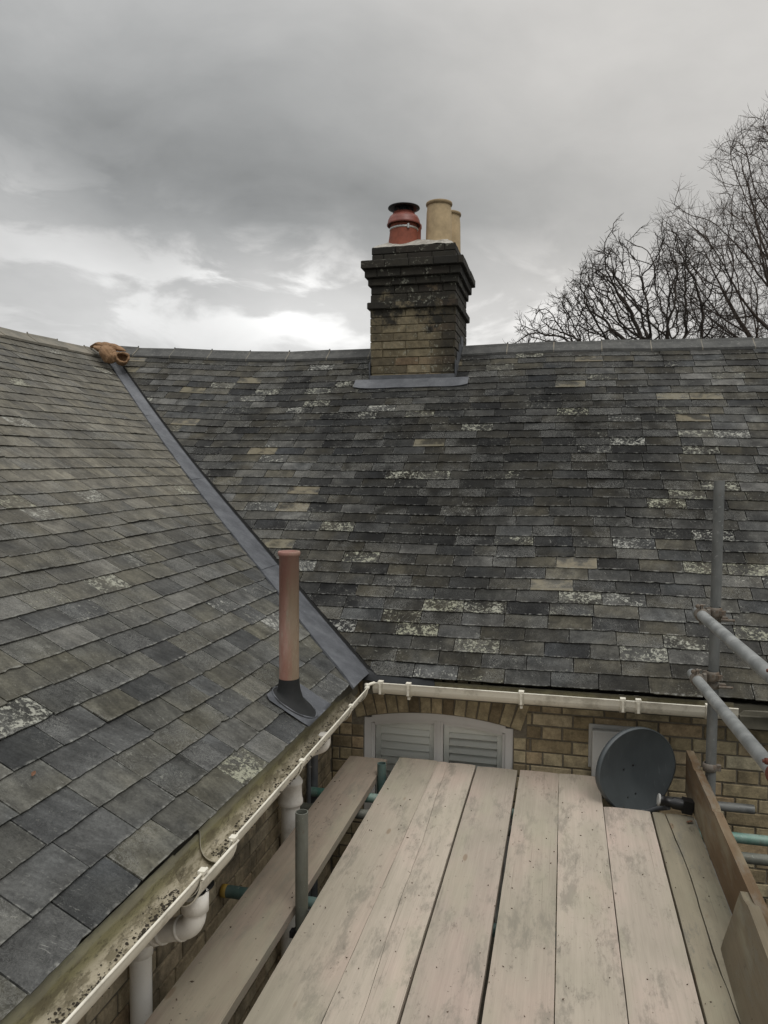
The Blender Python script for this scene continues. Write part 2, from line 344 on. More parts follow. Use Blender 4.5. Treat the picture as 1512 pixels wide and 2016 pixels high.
def flat(name, c, rough=.7, metal=0, bs=20, bstr=.15):
    def b(t):
        o = t.n('ShaderNodeTexCoord').outputs['Object']; n = t.noise(o, bs, 5, .65)
        a = tuple(x * .75 for x in c); z = tuple(min(1, x * 1.2) for x in c)
        setp(t, t.ramp(n, ((.3, a), (.7, z))), rough, n, bstr, .004, metal=metal)
    return mat(name, b)
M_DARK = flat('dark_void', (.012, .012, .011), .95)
M_BLACK = flat('black_rubber', (.010, .011, .011), .75)
M_FASCIA = flat('weathered_fascia', (.13, .12, .09), .9, bs=12)
M_SOFFIT = flat('roof_underside', (.03, .028, .024), .95)
M_BLKP = flat('black_plastic', (.012, .012, .013), .4)
M_WCAP = flat('white_cap', (.42, .42, .40), .5)
M_STRAP = flat('steel_strap', (.6, .6, .58), .35, .6)
M_REDPOT = flat('terracotta_pot', (.26, .075, .042), .8, bs=14)
M_REDM = flat('red_painted_metal', (.24, .07, .05), .45, bs=14)
M_BUFF = flat('buff_pot', (.50, .38, .225), .85, bs=9)
M_BUFFD = flat('buff_pot_rim', (.30, .22, .125), .85, bs=12)
M_MOSS = flat('dark_moss', (.05, .042, .030), .95, bs=60)
M_CRUMB = flat('debris', (.11, .08, .055), .95, bs=60)
M_LEAF = flat('dead_leaf', (.15, .07, .035), .8, bs=60)
M_GREYP = flat('grey_pipe', (.11, .115, .12), .5)
M_LABEL = flat('grey_label', (.35, .36, .36), .6)
def b_dish(t):
    o = t.n('ShaderNodeTexCoord').outputs['Object']; n = t.noise(t.scl(o, 5, 5, 2), 1, 5, .6); f = t.noise(t.scl(o, 60, 60, 5), 1, 4, .6)
    c = t.ramp(n, ((.3, (.050, .058, .062)), (.7, (.085, .098, .102))))
    c = t.mix(t.m('MULTIPLY', t.step(f, .62, .75), .25), c, (.2, .22, .23)); setp(t, c, .42, n, .03)
M_DISH = mat('dish_grey', b_dish)
def b_hess(t):
    o = t.n('ShaderNodeTexCoord').outputs['Object']; wv = t.n('ShaderNodeTexWave'); t.L.new(o, wv.inputs[0]); wv.inputs['Scale'].default_value = 22; wv.inputs['Distortion'].default_value = 2.5
    n = t.noise(o, 16, 5, .6)
    c = t.ramp(n, ((.3, (.19, .11, .055)), (.7, (.33, .20, .11)))); setp(t, c, .95, t.m('ADD', wv.outputs['Fac'], n), .5, .008)
M_HESS = mat('hessian', b_hess)
def b_vent(t):
    o = t.n('ShaderNodeTexCoord').outputs['Object']; s = t.n('ShaderNodeSeparateXYZ'); t.L.new(o, s.inputs[0])
    n = t.noise(t.scl(o, 9, 9, 3), 1, 6, .65); f = t.noise(o, 55, 5, .75)
    c = t.ramp(n, ((.3, (.25, .115, .08)), (.5, (.33, .18, .14)), (.7, (.42, .28, .235))))
    gm = t.m('ADD', s.outputs[0], t.m('MULTIPLY', t.m('SUBTRACT', t.noise(t.scl(o, 20, 20, 4), 1, 5, .7), .5), .10))
    gm = t.m('MULTIPLY', t.step(gm, -.006, .030), .62)
    c = t.mix(gm, c, (.22, .20, .125)); c = t.mix(t.m('MULTIPLY', t.step(t.noise(t.scl(o, 60, 60, 12), 1, 6, .8), .54, .66), .5), c, (.34, .31, .24))
    c = t.mix(t.m('MULTIPLY', t.step(s.outputs[2], .1, .33), .45), c, (.34, .17, .15))
    c = t.mix(t.m('MULTIPLY', t.step(f, .60, .70), .45), c, (.12, .07, .05)); setp(t, c, .75, f, .3, .003)
M_VENT = mat('weathered_clay_pipe', b_vent)
def b_bark(t):
    o = t.n('ShaderNodeTexCoord').outputs['Object']; n = t.noise(o, 6, 5, .7)
    setp(t, t.ramp(n, ((.3, (.028, .022, .018)), (.7, (.06, .048, .038)))), .95)
M_BARK = mat('bark', b_bark)
def b_bark2(t):
    o = t.n('ShaderNodeTexCoord').outputs['Object']; n = t.noise(o, 6, 5, .7)
    setp(t, t.ramp(n, ((.3, (.055, .042, .033)), (.7, (.115, .088, .070)))), .95)
M_BARK2 = mat('bark_brown', b_bark2)
def b_ground(t):
    o = t.n('ShaderNodeTexCoord').outputs['Object']; n = t.noise(o, .6, 7, .7); f = t.noise(o, 30, 5, .7)
    c = t.ramp(n, ((.3, (.035, .035, .032)), (.7, (.06, .06, .052))))
    c = t.mix(t.step(f, .3, .7, 0, .4), c, (.08, .078, .07)); setp(t, c, .95, f, .4, .02)
M_GROUND = mat('yard_ground', b_ground)

# ------------------------------------------------------------------ mesh helpers
WL = {}
def tag(o, label=None, cat=None, group=None, kind=None):
    if label: o['label'] = label
    if cat: o['category'] = cat
    if group: o['group'] = group
    if kind: o['kind'] = kind
    return o
def empty(name, loc, label, cat, group=None):
    o = bpy.data.objects.new(name, None); col.objects.link(o); o.empty_display_size = .1
    o.location = loc; WL[o.name] = Vector(loc); return tag(o, label, cat, group)
class MB:
    def __init__(s): s.v = []; s.f = []; s.mi = []; s.rnd = []; s.uv = []; s.uv2 = []; s.sm = []
    def add(s, vs, fs, smooth=False, mi=0, rnd=None, uv=None, uv2=None):
        b = len(s.v); s.v += [tuple(x) for x in vs]
        for f in fs:
            s.f.append(tuple(i + b for i in f)); s.sm.append(smooth); s.mi.append(mi)
            s.rnd.append(rnd or (.5, .5, .5))
            if uv is not None: s.uv += [uv[i] for i in f]; s.uv2 += [uv2[i] for i in f]
        return s
    def box(s, lo, hi, **k):
        (a, b, c), (x, y, z) = lo, hi
        vs = [(a, b, c), (x, b, c), (x, y, c), (a, y, c), (a, b, z), (x, b, z), (x, y, z), (a, y, z)]
        return s.add(vs, [(0, 3, 2, 1), (4, 5, 6, 7), (0, 1, 5, 4), (1, 2, 6, 5), (2, 3, 7, 6), (3, 0, 4, 7)], **k)
    def obox(s, c, ax, ay, az, hx, hy, hz, **k):
        c = Vector(c); vs = []
        for z in (-1, 1):
            for (x, y) in ((-1, -1), (1, -1), (1, 1), (-1, 1)): vs.append(c + ax * hx * x + ay * hy * y + az * hz * z)
        return s.add(vs, [(0, 3, 2, 1), (4, 5, 6, 7), (0, 1, 5, 4), (1, 2, 6, 5), (2, 3, 7, 6), (3, 0, 4, 7)], **k)
    def tube(s, pts, rads, n=16, caps=True, **k):
        pts = [Vector(p) for p in pts]; vs = []; fs = []
        if not isinstance(rads, (list, tuple)): rads = [rads] * len(pts)
        prev = None
        for i, p in enumerate(pts):
            t = (pts[min(i + 1, len(pts) - 1)] - pts[max(i - 1, 0)])
            if t.length < 1e-6: t = prev[2] if prev else Vector((0, 0, 1))
            t = t.normalized()
            if prev is None:
                a = t.orthogonal().normalized() if abs(t.z) < .99 else Vector((1, 0, 0))
                a = (a - t * a.dot(t)).normalized()
            else: a = (prev[0] - t * prev[0].dot(t)).normalized()
            b = t.cross(a); prev = (a, b, t)
            for j in range(n):
                an = 2 * math.pi * j / n; vs.append(p + (a * math.cos(an) + b * math.sin(an)) * rads[i])
        for i in range(len(pts) - 1):
            for j in range(n):
                q = (j + 1) % n; fs.append((i * n + j, i * n + q, (i + 1) * n + q, (i + 1) * n + j))
        k.setdefault('smooth', True)
        s.add(vs, fs, **k)
        if caps:
            k['smooth'] = False; L = len(pts) - 1
            s.add([vs[j] for j in range(n)], [tuple(range(n))[::-1]], **k); s.add([vs[L * n + j] for j in range(n)], [tuple(range(n))], **k)
        return s
    def pipe(s, a, b, ro, ri, n=20, **k):   # hollow tube with open ends
        a, b = Vector(a), Vector(b); s.tube([a, b], ro, n, caps=False, **k)
        t = (b - a).normalized(); m2 = MB(); m2.tube([a, b], ri, n, caps=False)
        s.add(m2.v, [f[::-1] for f in m2.f], smooth=True)
        m1 = MB(); m1.tube([a, b], ro, n, caps=False)
        for e in (0, n):
            vs = [m1.v[e + j] for j in range(n)] + [m2.v[e + j] for j in range(n)]
            fs = [(j, (j + 1) % n, n + (j + 1) % n, n + j) for j in range(n)]
            if e == 0: fs = [f[::-1] for f in fs]
            s.add(vs, fs)
        return s
    def lathe(s, c, prof, n=32, axis=None, **k):   # profile (r, h) turned about an axis
        c = Vector(c); az = (axis or Vector((0, 0, 1))).normalized(); ax = az.orthogonal().normalized() if abs(az.z) < .999 else Vector((1, 0, 0)); ay = az.cross(ax)
        vs = []; fs = []
        for (r, h) in prof:
            for j in range(n):
                an = 2 * math.pi * j / n; vs.append(c + az * h + (ax * math.cos(an) + ay * math.sin(an)) * max(r, 1e-4))
        for i in range(len(prof) - 1):
            for j in range(n):
                q = (j + 1) % n; fs.append((i * n + j, i * n + q, (i + 1) * n + q, (i + 1) * n + j))
        k.setdefault('smooth', True)
        return s.add(vs, fs, **k)
    def prism(s, poly, d, **k):   # planar polygon (3D points) extruded by vector d
        n = len(poly); poly = [Vector(p) for p in poly]; vs = poly + [p + Vector(d) for p in poly]
        fs = [tuple(range(n))[::-1], tuple(range(n, 2 * n))] + [(i, (i + 1) % n, n + (i + 1) % n, n + i) for i in range(n)]
        return s.add(vs, fs, **k)
    def build(s, name, mats, parent=None, base=None, bevel=0, autos=False, label=None):
        if not isinstance(mats, (list, tuple)): mats = [mats]
        xs = list(zip(*s.v)); c = Vector([(min(a) + max(a)) / 2 for a in xs])
        if base is not None: c = Vector(base)
        me = bpy.data.meshes.new(name); me.from_pydata([(x - c.x, y - c.y, z - c.z) for x, y, z in s.v], [], s.f)
        for m in mats: me.materials.append(m)
        me.polygons.foreach_set('use_smooth', s.sm); me.polygons.foreach_set('material_index', s.mi)
        at = me.attributes.new('rnd', 'FLOAT_COLOR', 'FACE'); at.data.foreach_set('color', [x for r in s.rnd for x in (*r, 1.)])
        if s.uv:
            for nm, dat in (('metric', s.uv), ('local', s.uv2)):
                l = me.uv_layers.new(name=nm)
                if len(dat) == len(me.loops): l.data.foreach_set('uv', [x for q in dat for x in q])
        me.update()
        o = bpy.data.objects.new(name, me); col.objects.link(o); WL[o.name] = c
        if parent: o.parent = parent; o.location = c - WL[parent.name]
        else: o.location = c
        if bevel:
            b = o.modifiers.new('bevel', 'BEVEL'); b.width = bevel; b.segments = 2; b.limit_method = 'ANGLE'; b.angle_limit = R(40)
        if label: o['label'] = label
        return o
X3, Y3, Z3 = Vector((1, 0, 0)), Vector((0, 1, 0)), Vector((0, 0, 1))

GZ = -3.2
# ------------------------------------------------------------------ ground
g = MB(); g.add([(-400, -400, GZ), (400, -400, GZ), (400, 500, GZ), (-400, 500, GZ)], [(0, 1, 2, 3)])
tag(g.build('ground', M_GROUND), kind='structure')

# ------------------------------------------------------------------ the house
house = empty('brick_house', (-2.0, 6.0, GZ), 'old yellow brick house with slate roofs, lead valley, sooty chimney and cream gutters', 'house')
PM, PL = R(37.0), R(32.4)
UM = Vector((0, math.cos(PM), math.sin(PM))); NM = Vector((0, -math.sin(PM), math.cos(PM)))
UL = Vector((-math.cos(PL), 0, math.sin(PL))); NL = Vector((math.sin(PL), 0, math.cos(PL)))
OM = Vector((0, 4.15, .475)); OL = Vector((-1.10, 0, .50))
LM, LL = 3.955, 4.52
def warpm(x, t):
    k = max(0, min(1, t / LM))
    a = .055 * max(0, -2.9 - x) ** 1.15 * k
    return Vector((0, 0, a + .014 * noise.noise(Vector((x * .7, t * .8, 3))) + .010 * math.sin(x * .9 + .5) * k - .030 * math.sin(math.pi * k) - .022 * max(0, x) * k))
def warpl(y, t):
    k = max(0, min(1, t / LL))
    return Vector((0, 0, (y - 7.0) * .030 * k + .014 * noise.noise(Vector((y * .8, t * .7, 9))) - .045 * math.sin(math.pi * k) * (1 if y < 6 else max(0, 1 - (y - 6) * .6))))
def Pm(x, t, h=0): return OM + X3 * x + UM * t + NM * h + warpm(x, t)
def Pl(y, t, h=0): return OL + Y3 * y + UL * t + NL * h + warpl(y, t)
def clip(poly, a, b, c):      # keep a*s + b*t <= c
    out = []
    for i in range(len(poly)):
        p, q = poly[i], poly[(i + 1) % len(poly)]
        dp, dq = a * p[0] + b * p[1] - c, a * q[0] + b * q[1] - c
        if dp <= 0: out.append(p)
        if dp * dq < 0:
            k = dp / (dp - dq); out.append((p[0] + (q[0] - p[0]) * k, p[1] + (q[1] - p[1]) * k))
    return out
def slates(P, s0, s1, L, rows, wid, clips, seed, thick=.0055, flip=False):
    rn = random.Random(seed); mb = MB(); e = L / rows
    for r in range(rows):
        t0 = r * e; off = (r % 2) * wid * .5 + rn.uniform(-.012, .012)
        s = s0 - off; rowj = rn.uniform(-.004, .004)
        while s < s1:
            wd = wid * rn.choice((1, 1, 1, 1, 1, .97, 1.03)) + rn.uniform(-.003, .003)
            if rn.random() < .03: wd *= .6
            a, b = s + .0026, s + wd - .0026
            s += wd
            dj = rn.uniform(-.0022, .0022) + rowj * .7
            if rn.random() < .02: dj -= rn.uniform(.003, .011)
            tilt = rn.uniform(-.0022, .0022); t1 = min(t0 + e * 1.35, L)
            nb = 8; pts = []
            for i in range(nb):
                k = i / (nb - 1); jag = rn.uniform(-.0016, .0016)
                if i in (0, nb - 1) and rn.random() < .16: jag += rn.uniform(.002, .008)
                if rn.random() < .02: jag += rn.uniform(.003, .01)
                pts.append((a + (b - a) * k, t0 + dj + tilt * (k - .5) + jag))
            pts += [(b + rn.uniform(-.001, .001), t1), (a, t1)]
            poly = pts
            for c in clips:
                poly = clip(poly, *c)
                if len(poly) < 3: break
            if len(poly) < 3: continue
            lift = .0085 + rn.uniform(0, .0025) + (rn.uniform(.002, .006) if rn.random() < .07 else 0)
            side = rn.uniform(-.0018, .0018)
            def hh(p):
                k = (p[1] - t0) / (t1 - t0 + 1e-6); return lift * (1 - k) + .001 + side * ((p[0] - a) / wid - .5)
            top = [P(p[0], p[1], hh(p)) for p in poly]; bot = [P(p[0], p[1], hh(p) - thick) for p in poly]
            n = len(poly); uv = [(p[0], p[1]) for p in poly] * 2
            uv2 = [((p[0] - a) / (b - a), (p[1] - t0) / e) for p in poly] * 2
            tf = tuple(range(n)); sd = [(i, n + i, n + (i + 1) % n, (i + 1) % n) for i in range(n)]
            if flip: tf = tf[::-1]; sd = [f[::-1] for f in sd]
            mb.add(top + bot, [tf] + sd, rnd=(rn.random(), rn.random(), rn.random()), uv=uv, uv2=uv2)
    return mb
# valley line: in main coordinates t = tm(x); in wing coordinates y = yv(t)
def tm_of(x): return (.0332 + .8421 * (-x - 1.1)) / math.cos(PM)
km = .8421 / math.cos(PM)
mainclip = [(-1.0, -1 / km, -( -1.1 + .0332/.8421) + 0 - .012)]
# keep  x + t/km >= x0  (x0 = valley foot) plus a small margin
x0 = -1.1 + .0332 / .8421
MG_M, MG_L = .030, .34
mainclip = [(-1.0, -1 / km, -(x0 + MG_M))]
kl = .8421 * math.cos(PL)
wingclip = [(1.0, -kl - .060, 4.183 - MG_L)]
# lead slate around the vent pipe sits over the slates, no hole needed
root_main = slates(Pm, -6.2, 3.9, LM, 37, .255, mainclip, 5)
roofm = root_main.build('roof', M_SLATE, house)
root_wing = slates(Pl, -1.6, 8.0, LL, 35, .228, wingclip, 11, flip=True)
roofl = root_wing.build('roof', M_SLATE2, house)
roofm['label'] = 'dark grey slate slope facing the deck, speckled with white lichen'
roofl['label'] = 'olive and blue grey slate slope on the left'
# boarding under the slates
def sheet(P, s0, s1, t0, t1, h, ns, nt, edge=None):
    mb = MB(); vs = []; fs = []
    for i in range(ns + 1):
        for j in range(nt + 1):
            t = t0 + (t1 - t0) * j / nt; a, b = s0(t), s1(t); vs.append(P(a + (b - a) * i / ns, t, h))
    for i in range(ns):
        for j in range(nt):
            q = i * (nt + 1) + j; fs.append((q, q + nt + 1, q + nt + 2, q + 1))
    return mb.add(vs, fs, smooth=True)
u1 = sheet(Pm, lambda t: x0 - t / km, lambda t: 3.9, .03, LM, -.012, 30, 12)
u1.build('roof_boarding', M_SOFFIT, roofm)
u2 = sheet(Pl, lambda t: -1.6, lambda t: 4.183 + kl * t, .02, LL, -.012, 30, 12)
u2.build('roof_boarding', M_SOFFIT, roofl)
# rear slopes (out of sight from the deck)
rs = MB(); rz = 2.84
rs.prism([(-9.2, 7.38, rz + .0), (3.9, 7.38, rz), (3.9, 10.8, .4), (-9.2, 10.8, .4)], (0, 0, -.05))
rs.prism([(-4.95, -1.6, 2.90), (-4.95, 7.3, 2.95), (-8.9, 7.3, .45), (-8.9, -1.6, .45)], (0, 0, -.05))
rs.prism([(-9.2, 7.38, rz), (-9.2, 4.2, .4), (-8.9, 4.2, .4), (-4.96, 7.38, rz)], (0, 0, -.04))
rs.build('rear_roof_slope', M_RIDGE, house)

# ---- lead valley
def strip(P, pts_a, pts_b, h):   # between two (s,t) polylines
    mb = MB(); vs = []; fs = []; n = len(pts_a); m = 5
    for a, b in zip(pts_a, pts_b):
        for j in range(m): k = j / (m - 1); vs.append(P(a[0] + (b[0] - a[0]) * k, a[1] + (b[1] - a[1]) * k, h))
    for i in range(n - 1):
        for j in range(m - 1): q = i * m + j; fs.append((q, q + 1, q + m + 1, q + m))
    return mb.add(vs, fs, smooth=True)
vl = MB(); seg = [(-.03, 1.0), (.98, 2.15), (2.12, 3.2), (3.17, 4.42)]
rnv = random.Random(3)
for k, (ta, tb) in enumerate(seg):
    nn = 14; A = []; B = []
    for i in range(nn + 1):
        t = ta + (tb - ta) * i / nn; yv = 4.183 + kl * t
        A.append((yv - .345 + .060 * t - .02 + .006 * noise.noise(Vector((t * 5, k, 0))), t)); B.append((yv - .004, t))
    vs = []; fs = []; m = 9
    lift = .017
    for a, b in zip(A, B):
        for j in range(m):
            q = j / (m - 1); h = .019 - .021 * q ** 2 + .006 * math.sin(q * 3.14) + .0035 * noise.noise(Vector((a[1] * 4, q * 3, k))) + (.003 if a[1] < ta + .06 and k else 0)
            xm_ = -1.1 - a[1] * math.cos(PL); pl_, pm_ = Pl(a[0] + (b[0] - a[0]) * q, a[1], h), Pm(xm_, tm_of(xm_), .002)
            vs.append(pl_ + (pm_ - Pl(b[0], a[1], 0)) * q ** 3)
    for i in range(nn):
        for j in range(m - 1): q = i * m + j; fs.append((q, q + m, q + m + 1, q + 1))
    # thickness at the lower lap
    vl.add(vs, fs, smooth=True)
    bl_ = [vs[j] for j in range(m)]; vl.add(bl_ + [Vector(p) - NL * .006 for p in bl_], [(j, j + 1, m + j + 1, m + j) for j in range(m - 1)])
    # free left edge
    ed = [vs[i * m] for i in range(nn + 1)]; vl.add(ed + [Vector(p) - NL * .012 for p in ed], [(j, nn + 1 + j, nn + 2 + j, j + 1) for j in range(nn)])
A = [(x0 - t / km - .01, t) for t in [i * .2 - .03 for i in range(21)]]; B = [(a + .10, t) for a, t in A]
q = strip(Pm, A, B, -.004); vl.add(q.v, q.f, smooth=True)
val = vl.build('valley_lead', M_LEAD, house)
# dark strip painted in as the shadow line under the valley's cut slates
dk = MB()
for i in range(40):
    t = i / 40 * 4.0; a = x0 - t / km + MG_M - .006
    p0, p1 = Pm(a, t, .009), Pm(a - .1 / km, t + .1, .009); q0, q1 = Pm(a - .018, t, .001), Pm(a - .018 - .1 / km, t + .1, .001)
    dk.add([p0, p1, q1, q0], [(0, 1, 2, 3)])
dk.build('valley_shade_strip', M_DARK, roofm)
# lead dressed over the inner corner
lc = MB(); nn = 12; vs = []; fs = []
for i in range(nn + 1):
    k = i / nn; x = -1.13 + .42 * k
    back = Vector((x, 4.19 - .0 * k, .505 - .03 * k)); fr = Vector((x + .02, 4.125 + .02 * k - .02 * math.sin(k * 3), .474 - .012 * k))
    for j in range(5):
        q = j / 4; p = back.lerp(fr, q); p.z += .006 * math.sin(q * 3) - .022 * q ** 3; vs.append(p)
for i in range(nn):
    for j in range(4): q = i * 5 + j; fs.append((q, q + 1, q + 6, q + 5))
lc.add(vs, fs, smooth=True); lc.build('corner_lead', M_LEAD2, house)

# ---- ridges
def ridge(P0, s0, s1, left, right, mats, seed, label, step=.43):
    rn = random.Random(seed); mb = MB(); s = s0
    while s < s1:
        e = min(s + step, s1)
        for (a, b, ww, hh, mi) in ((s + .004, e - .004, .145, .0, 0), (e - .0045, e + .0045, .147, .002, 1)):
            pa, pb = P0(a), P0(b); jz = rn.uniform(-.005, .005) if mi == 0 else 0; tw = rn.uniform(-.004, .004) if mi == 0 else 0
            prof = []
            for (side, t) in ((left, ww), (left, ww * .5), (left, .03)): prof.append((side * t) + Z3 * (.030 + hh))
            prof.append(Z3 * (.042 + hh))
            for (side, t) in ((right, .03), (right, ww * .5), (right, ww)): prof.append((side * t) + Z3 * (.030 + hh))
            n = len(prof)
            vs = [pa + p + Z3 * (jz + tw) for p in prof] + [pa + p - Z3 * .022 for p in prof] + [pb + p + Z3 * (jz - tw) for p in prof] + [pb + p - Z3 * .022 for p in prof]
            fs = []
            for i in range(n - 1):
                fs += [(i, i + 1, 2 * n + i + 1, 2 * n + i), (n + i, 3 * n + i, 3 * n + i + 1, n + i + 1), (i, n + i, n + i + 1, i + 1), (2 * n + i, 2 * n + i + 1, 3 * n + i + 1, 3 * n + i)]
            fs += [(0, 2 * n, 3 * n, n), (n - 1, 2 * n - 1, 4 * n - 1, 3 * n - 1)]
            mb.add(vs, fs, mi=mi)
        c = P0(e) + Z3 * .048; mb.lathe(c, [(0, .007), (.006, .005), (.007, 0), (.006, -.012)], 8, mi=0)
        s = e
    return mb.build('ridge', mats, house, label=label)
fr_m = -UM; bk_m = Vector((0, math.cos(PM), -math.sin(PM)))
ridge(lambda x: Pm(x, LM), -4.9, -1.80, fr_m, bk_m, [M_RIDGE, M_RIDGE2], 2, 'dark clay ridge left of the chimney')
ridge(lambda x: Pm(x, LM), -.975, 3.9, fr_m, bk_m, [M_RIDGE, M_RIDGE2], 4, 'dark clay ridge right of the chimney')
ridge(lambda y: Pl(y, LL), -1.6, 7.25, Vector((math.cos(PL), 0, -math.sin(PL))), Vector((-math.cos(PL), 0, -math.sin(PL))), [M_RIDGE2, M_RIDGE2], 3, 'pale weathered ridge of the left wing')

# ------------------------------------------------------------------ brickwork
def one_brick(mb, o, ax, az, nn, a, b, c, d, dep, rn, mi=0):
    """front face box on plane origin o: from a..b along ax, c..d along az, standing proud of the mortar by dep"""
    j = lambda: rn.uniform(-.0015, .0015)
    base = [(a, c), (b, c), (b, d), (a, d)]
    q = [(x + j(), z + j()) for x, z in base]
    cx, cz = (a + b) / 2, (c + d) / 2; pr = dep + rn.uniform(-.002, .002)
    v0 = [o + ax * x + az * z for x, z in q]
    v1 = [p + nn * (pr - .003) for p in v0]
    v2 = [o + ax * (x + (.003 if x < cx else -.003)) + az * (z + (.003 if z < cz else -.003)) + nn * pr for x, z in q]
    fs = []
    for i in range(4):
        k = (i + 1) % 4; fs += [(i, k, 4 + k, 4 + i), (4 + i, 4 + k, 8 + k, 8 + i)]
    fs.append((8, 9, 10, 11)); r = (rn.random(), rn.random(), rn.random())
    mb.add(v0 + v1 + v2, fs, rnd=r, mi=mi)
def brickwall(o, ax, nn, s0, s1, z0, z1, seed, bond='flemish', holes=(), ch=.075, jt=.010, dep=.008, first=0):
    rn = random.Random(seed); mb = MB(); r = 0; z = z0
    while z < z1 - .02:
        zt = min(z + ch, z1); s = s0 - (rn.uniform(0, .01)) - (.17 if (r + first) % 2 else .0); k = 0
        if bond == 'stretcher': s = s0 - (.1125 if (r + first) % 2 else 0)
        while s < s1:
            wd = .225 if (bond == 'stretcher' or k % 2 == 0) else .1125
            wd += rn.uniform(-.003, .003)
            parts = [(max(s, s0) + jt / 2, min(s + wd, s1) - jt / 2)]
            for (h0, h1, hz) in holes:
                if z < hz:
                    np_ = []
                    for a, b in parts:
                        if b <= h0 or a >= h1: np_.append((a, b))
                        else:
                            if a < h0: np_.append((a, h0))
                            if b > h1: np_.append((h1, b))
                    parts = np_
            for a, b in parts:
                if b - a > .015: one_brick(mb, o, ax, Z3, nn, a, b, z + jt / 2, zt - jt / 2, dep, rn)
            s += wd; k += 1
        z = zt; r += 1
    return mb
# back wall (faces -Y) at y = 4.25, wing wall (faces +X) at x = -1.33
WY, WX = 4.25, -1.33
wx0, wx1, wzt, rise = -1.134, -.256, .195, .05
Rr = ((.44) ** 2 + rise ** 2) / (2 * rise); wcx = (wx0 + wx1) / 2; wcz = wzt + rise - Rr
def archz(x): return wcz + math.sqrt(Rr * Rr - (x - wcx) ** 2)
NB = 11
slab = MB()
slab.box((-8.9, WY + .008, GZ), (wx0, WY + .3, .42)); slab.box((wx1, WY + .008, GZ), (3.9, WY + .3, .42))
ap = [(wx0, WY + .008, .42)] + [(wx0 + (wx1 - wx0) * i / 12, WY + .008, archz(wx0 + (wx1 - wx0) * i / 12)) for i in range(13)] + [(wx1, WY + .008, .42)]
slab.prism(ap[::-1], (0, .29, 0))
slab.box((wx0, WY + .01, GZ), (wx1, WY + .3, -1.0))
bw = brickwall(Vector((0, WY + .008, 0)), X3, -Y3, WX, 3.9, -1.425, .40, 21, holes=((wx0 - .075, wx1 + .075, .48),), first=1)
# the brickwork beside the jambs below the arch springing, and the arch itself
rnA = random.Random(8)
for side in (0, 1):
    z = -1.425; r = 0
    while z < .12:
        wq = .07 if r % 2 else .07
        a, b = (wx0 - .070, wx0 - .003) if side == 0 else (wx1 + .003, wx1 + .070)
        one_brick(bw, Vector((0, WY + .008, 0)), X3, Z3, -Y3, a, b, z + .005, z + .070, .008, rnA); z += .075; r += 1
nv = 15
for i in range(nv):
    x_ = wx0 - .05 + (wx1 - wx0 + .10) * (i + .5) / nv; ang = (x_ - wcx) / Rr * 1.0
    dv = Vector((math.sin(ang * 1.3), 0, math.cos(ang * 1.3))); px_ = Vector((dv.z, 0, -dv.x))
    ctr = Vector((wcx + math.sin(ang) * Rr, WY + .008, wcz + math.cos(ang) * Rr)); hw = .0295
    one_brick(bw, ctr, px_, dv, -Y3, -hw, hw, .004, .215, .008, rnA)
wall_b = slab.build('wall', M_MORTAR, house, label='back wall of brown and yellow brick under the eaves'); bw.build('brickwork', M_BRICK, wall_b)
sl2 = MB(); sl2.box((WX - .3, -1.6, GZ), (WX - .008, WY + .008, .40))
bl = brickwall(Vector((WX - .008, 0, 0)), Y3, X3, -1.0, WY - .002, -1.425, .40, 33)
# winding for this face is mirrored; flip
bl.f = [f[::-1] for f in bl.f]
wall_l = sl2.build('wall', M_MORTAR, house, label='pale brick wall of the left wing below its gutter'); bl.build('brickwork', M_BRICKL, wall_l)
# gable and rear walls so the house is closed
rw = MB(); rw.box((-8.9, -1.55, GZ), (WX - .31, -1.3, .4)); rw.box((3.6, WY + .31, GZ), (3.85, 10.6, .4)); rw.box((-8.9, 10.35, GZ), (3.59, 10.6, .4)); rw.box((-8.9, -1.29, GZ), (-8.65, 10.34, .4))
rw.prism([(3.6, 4.4, .4), (3.6, 7.38, 2.75), (3.6, 10.4, .41)], (.2, 0, 0)); rw.prism([(-8.6, -1.5, .42), (-4.95, -1.5, 2.78), (-1.35, -1.5, .42)], (0, .2, 0))
rw.build('outer_wall', M_MORTAR, house)
# fascia boards
fb = MB(); fb.box((-1.12, 4.172, .36), (3.9, 4.196, .452)); fb.build('fascia', M_FASCIA, house)
fb = MB(); fb.box((-1.158, -1.6, .37), (-1.136, 4.13, .462)); fb.build('fascia', M_FASCIA, house)
sf = MB(); sf.box((-1.1, 4.197, .395), (3.9, 4.26, .41)); sf.box((WX, -1.6, .405), (-1.159, 4.26, .42)); sf.build('soffit', M_SOFFIT, house)

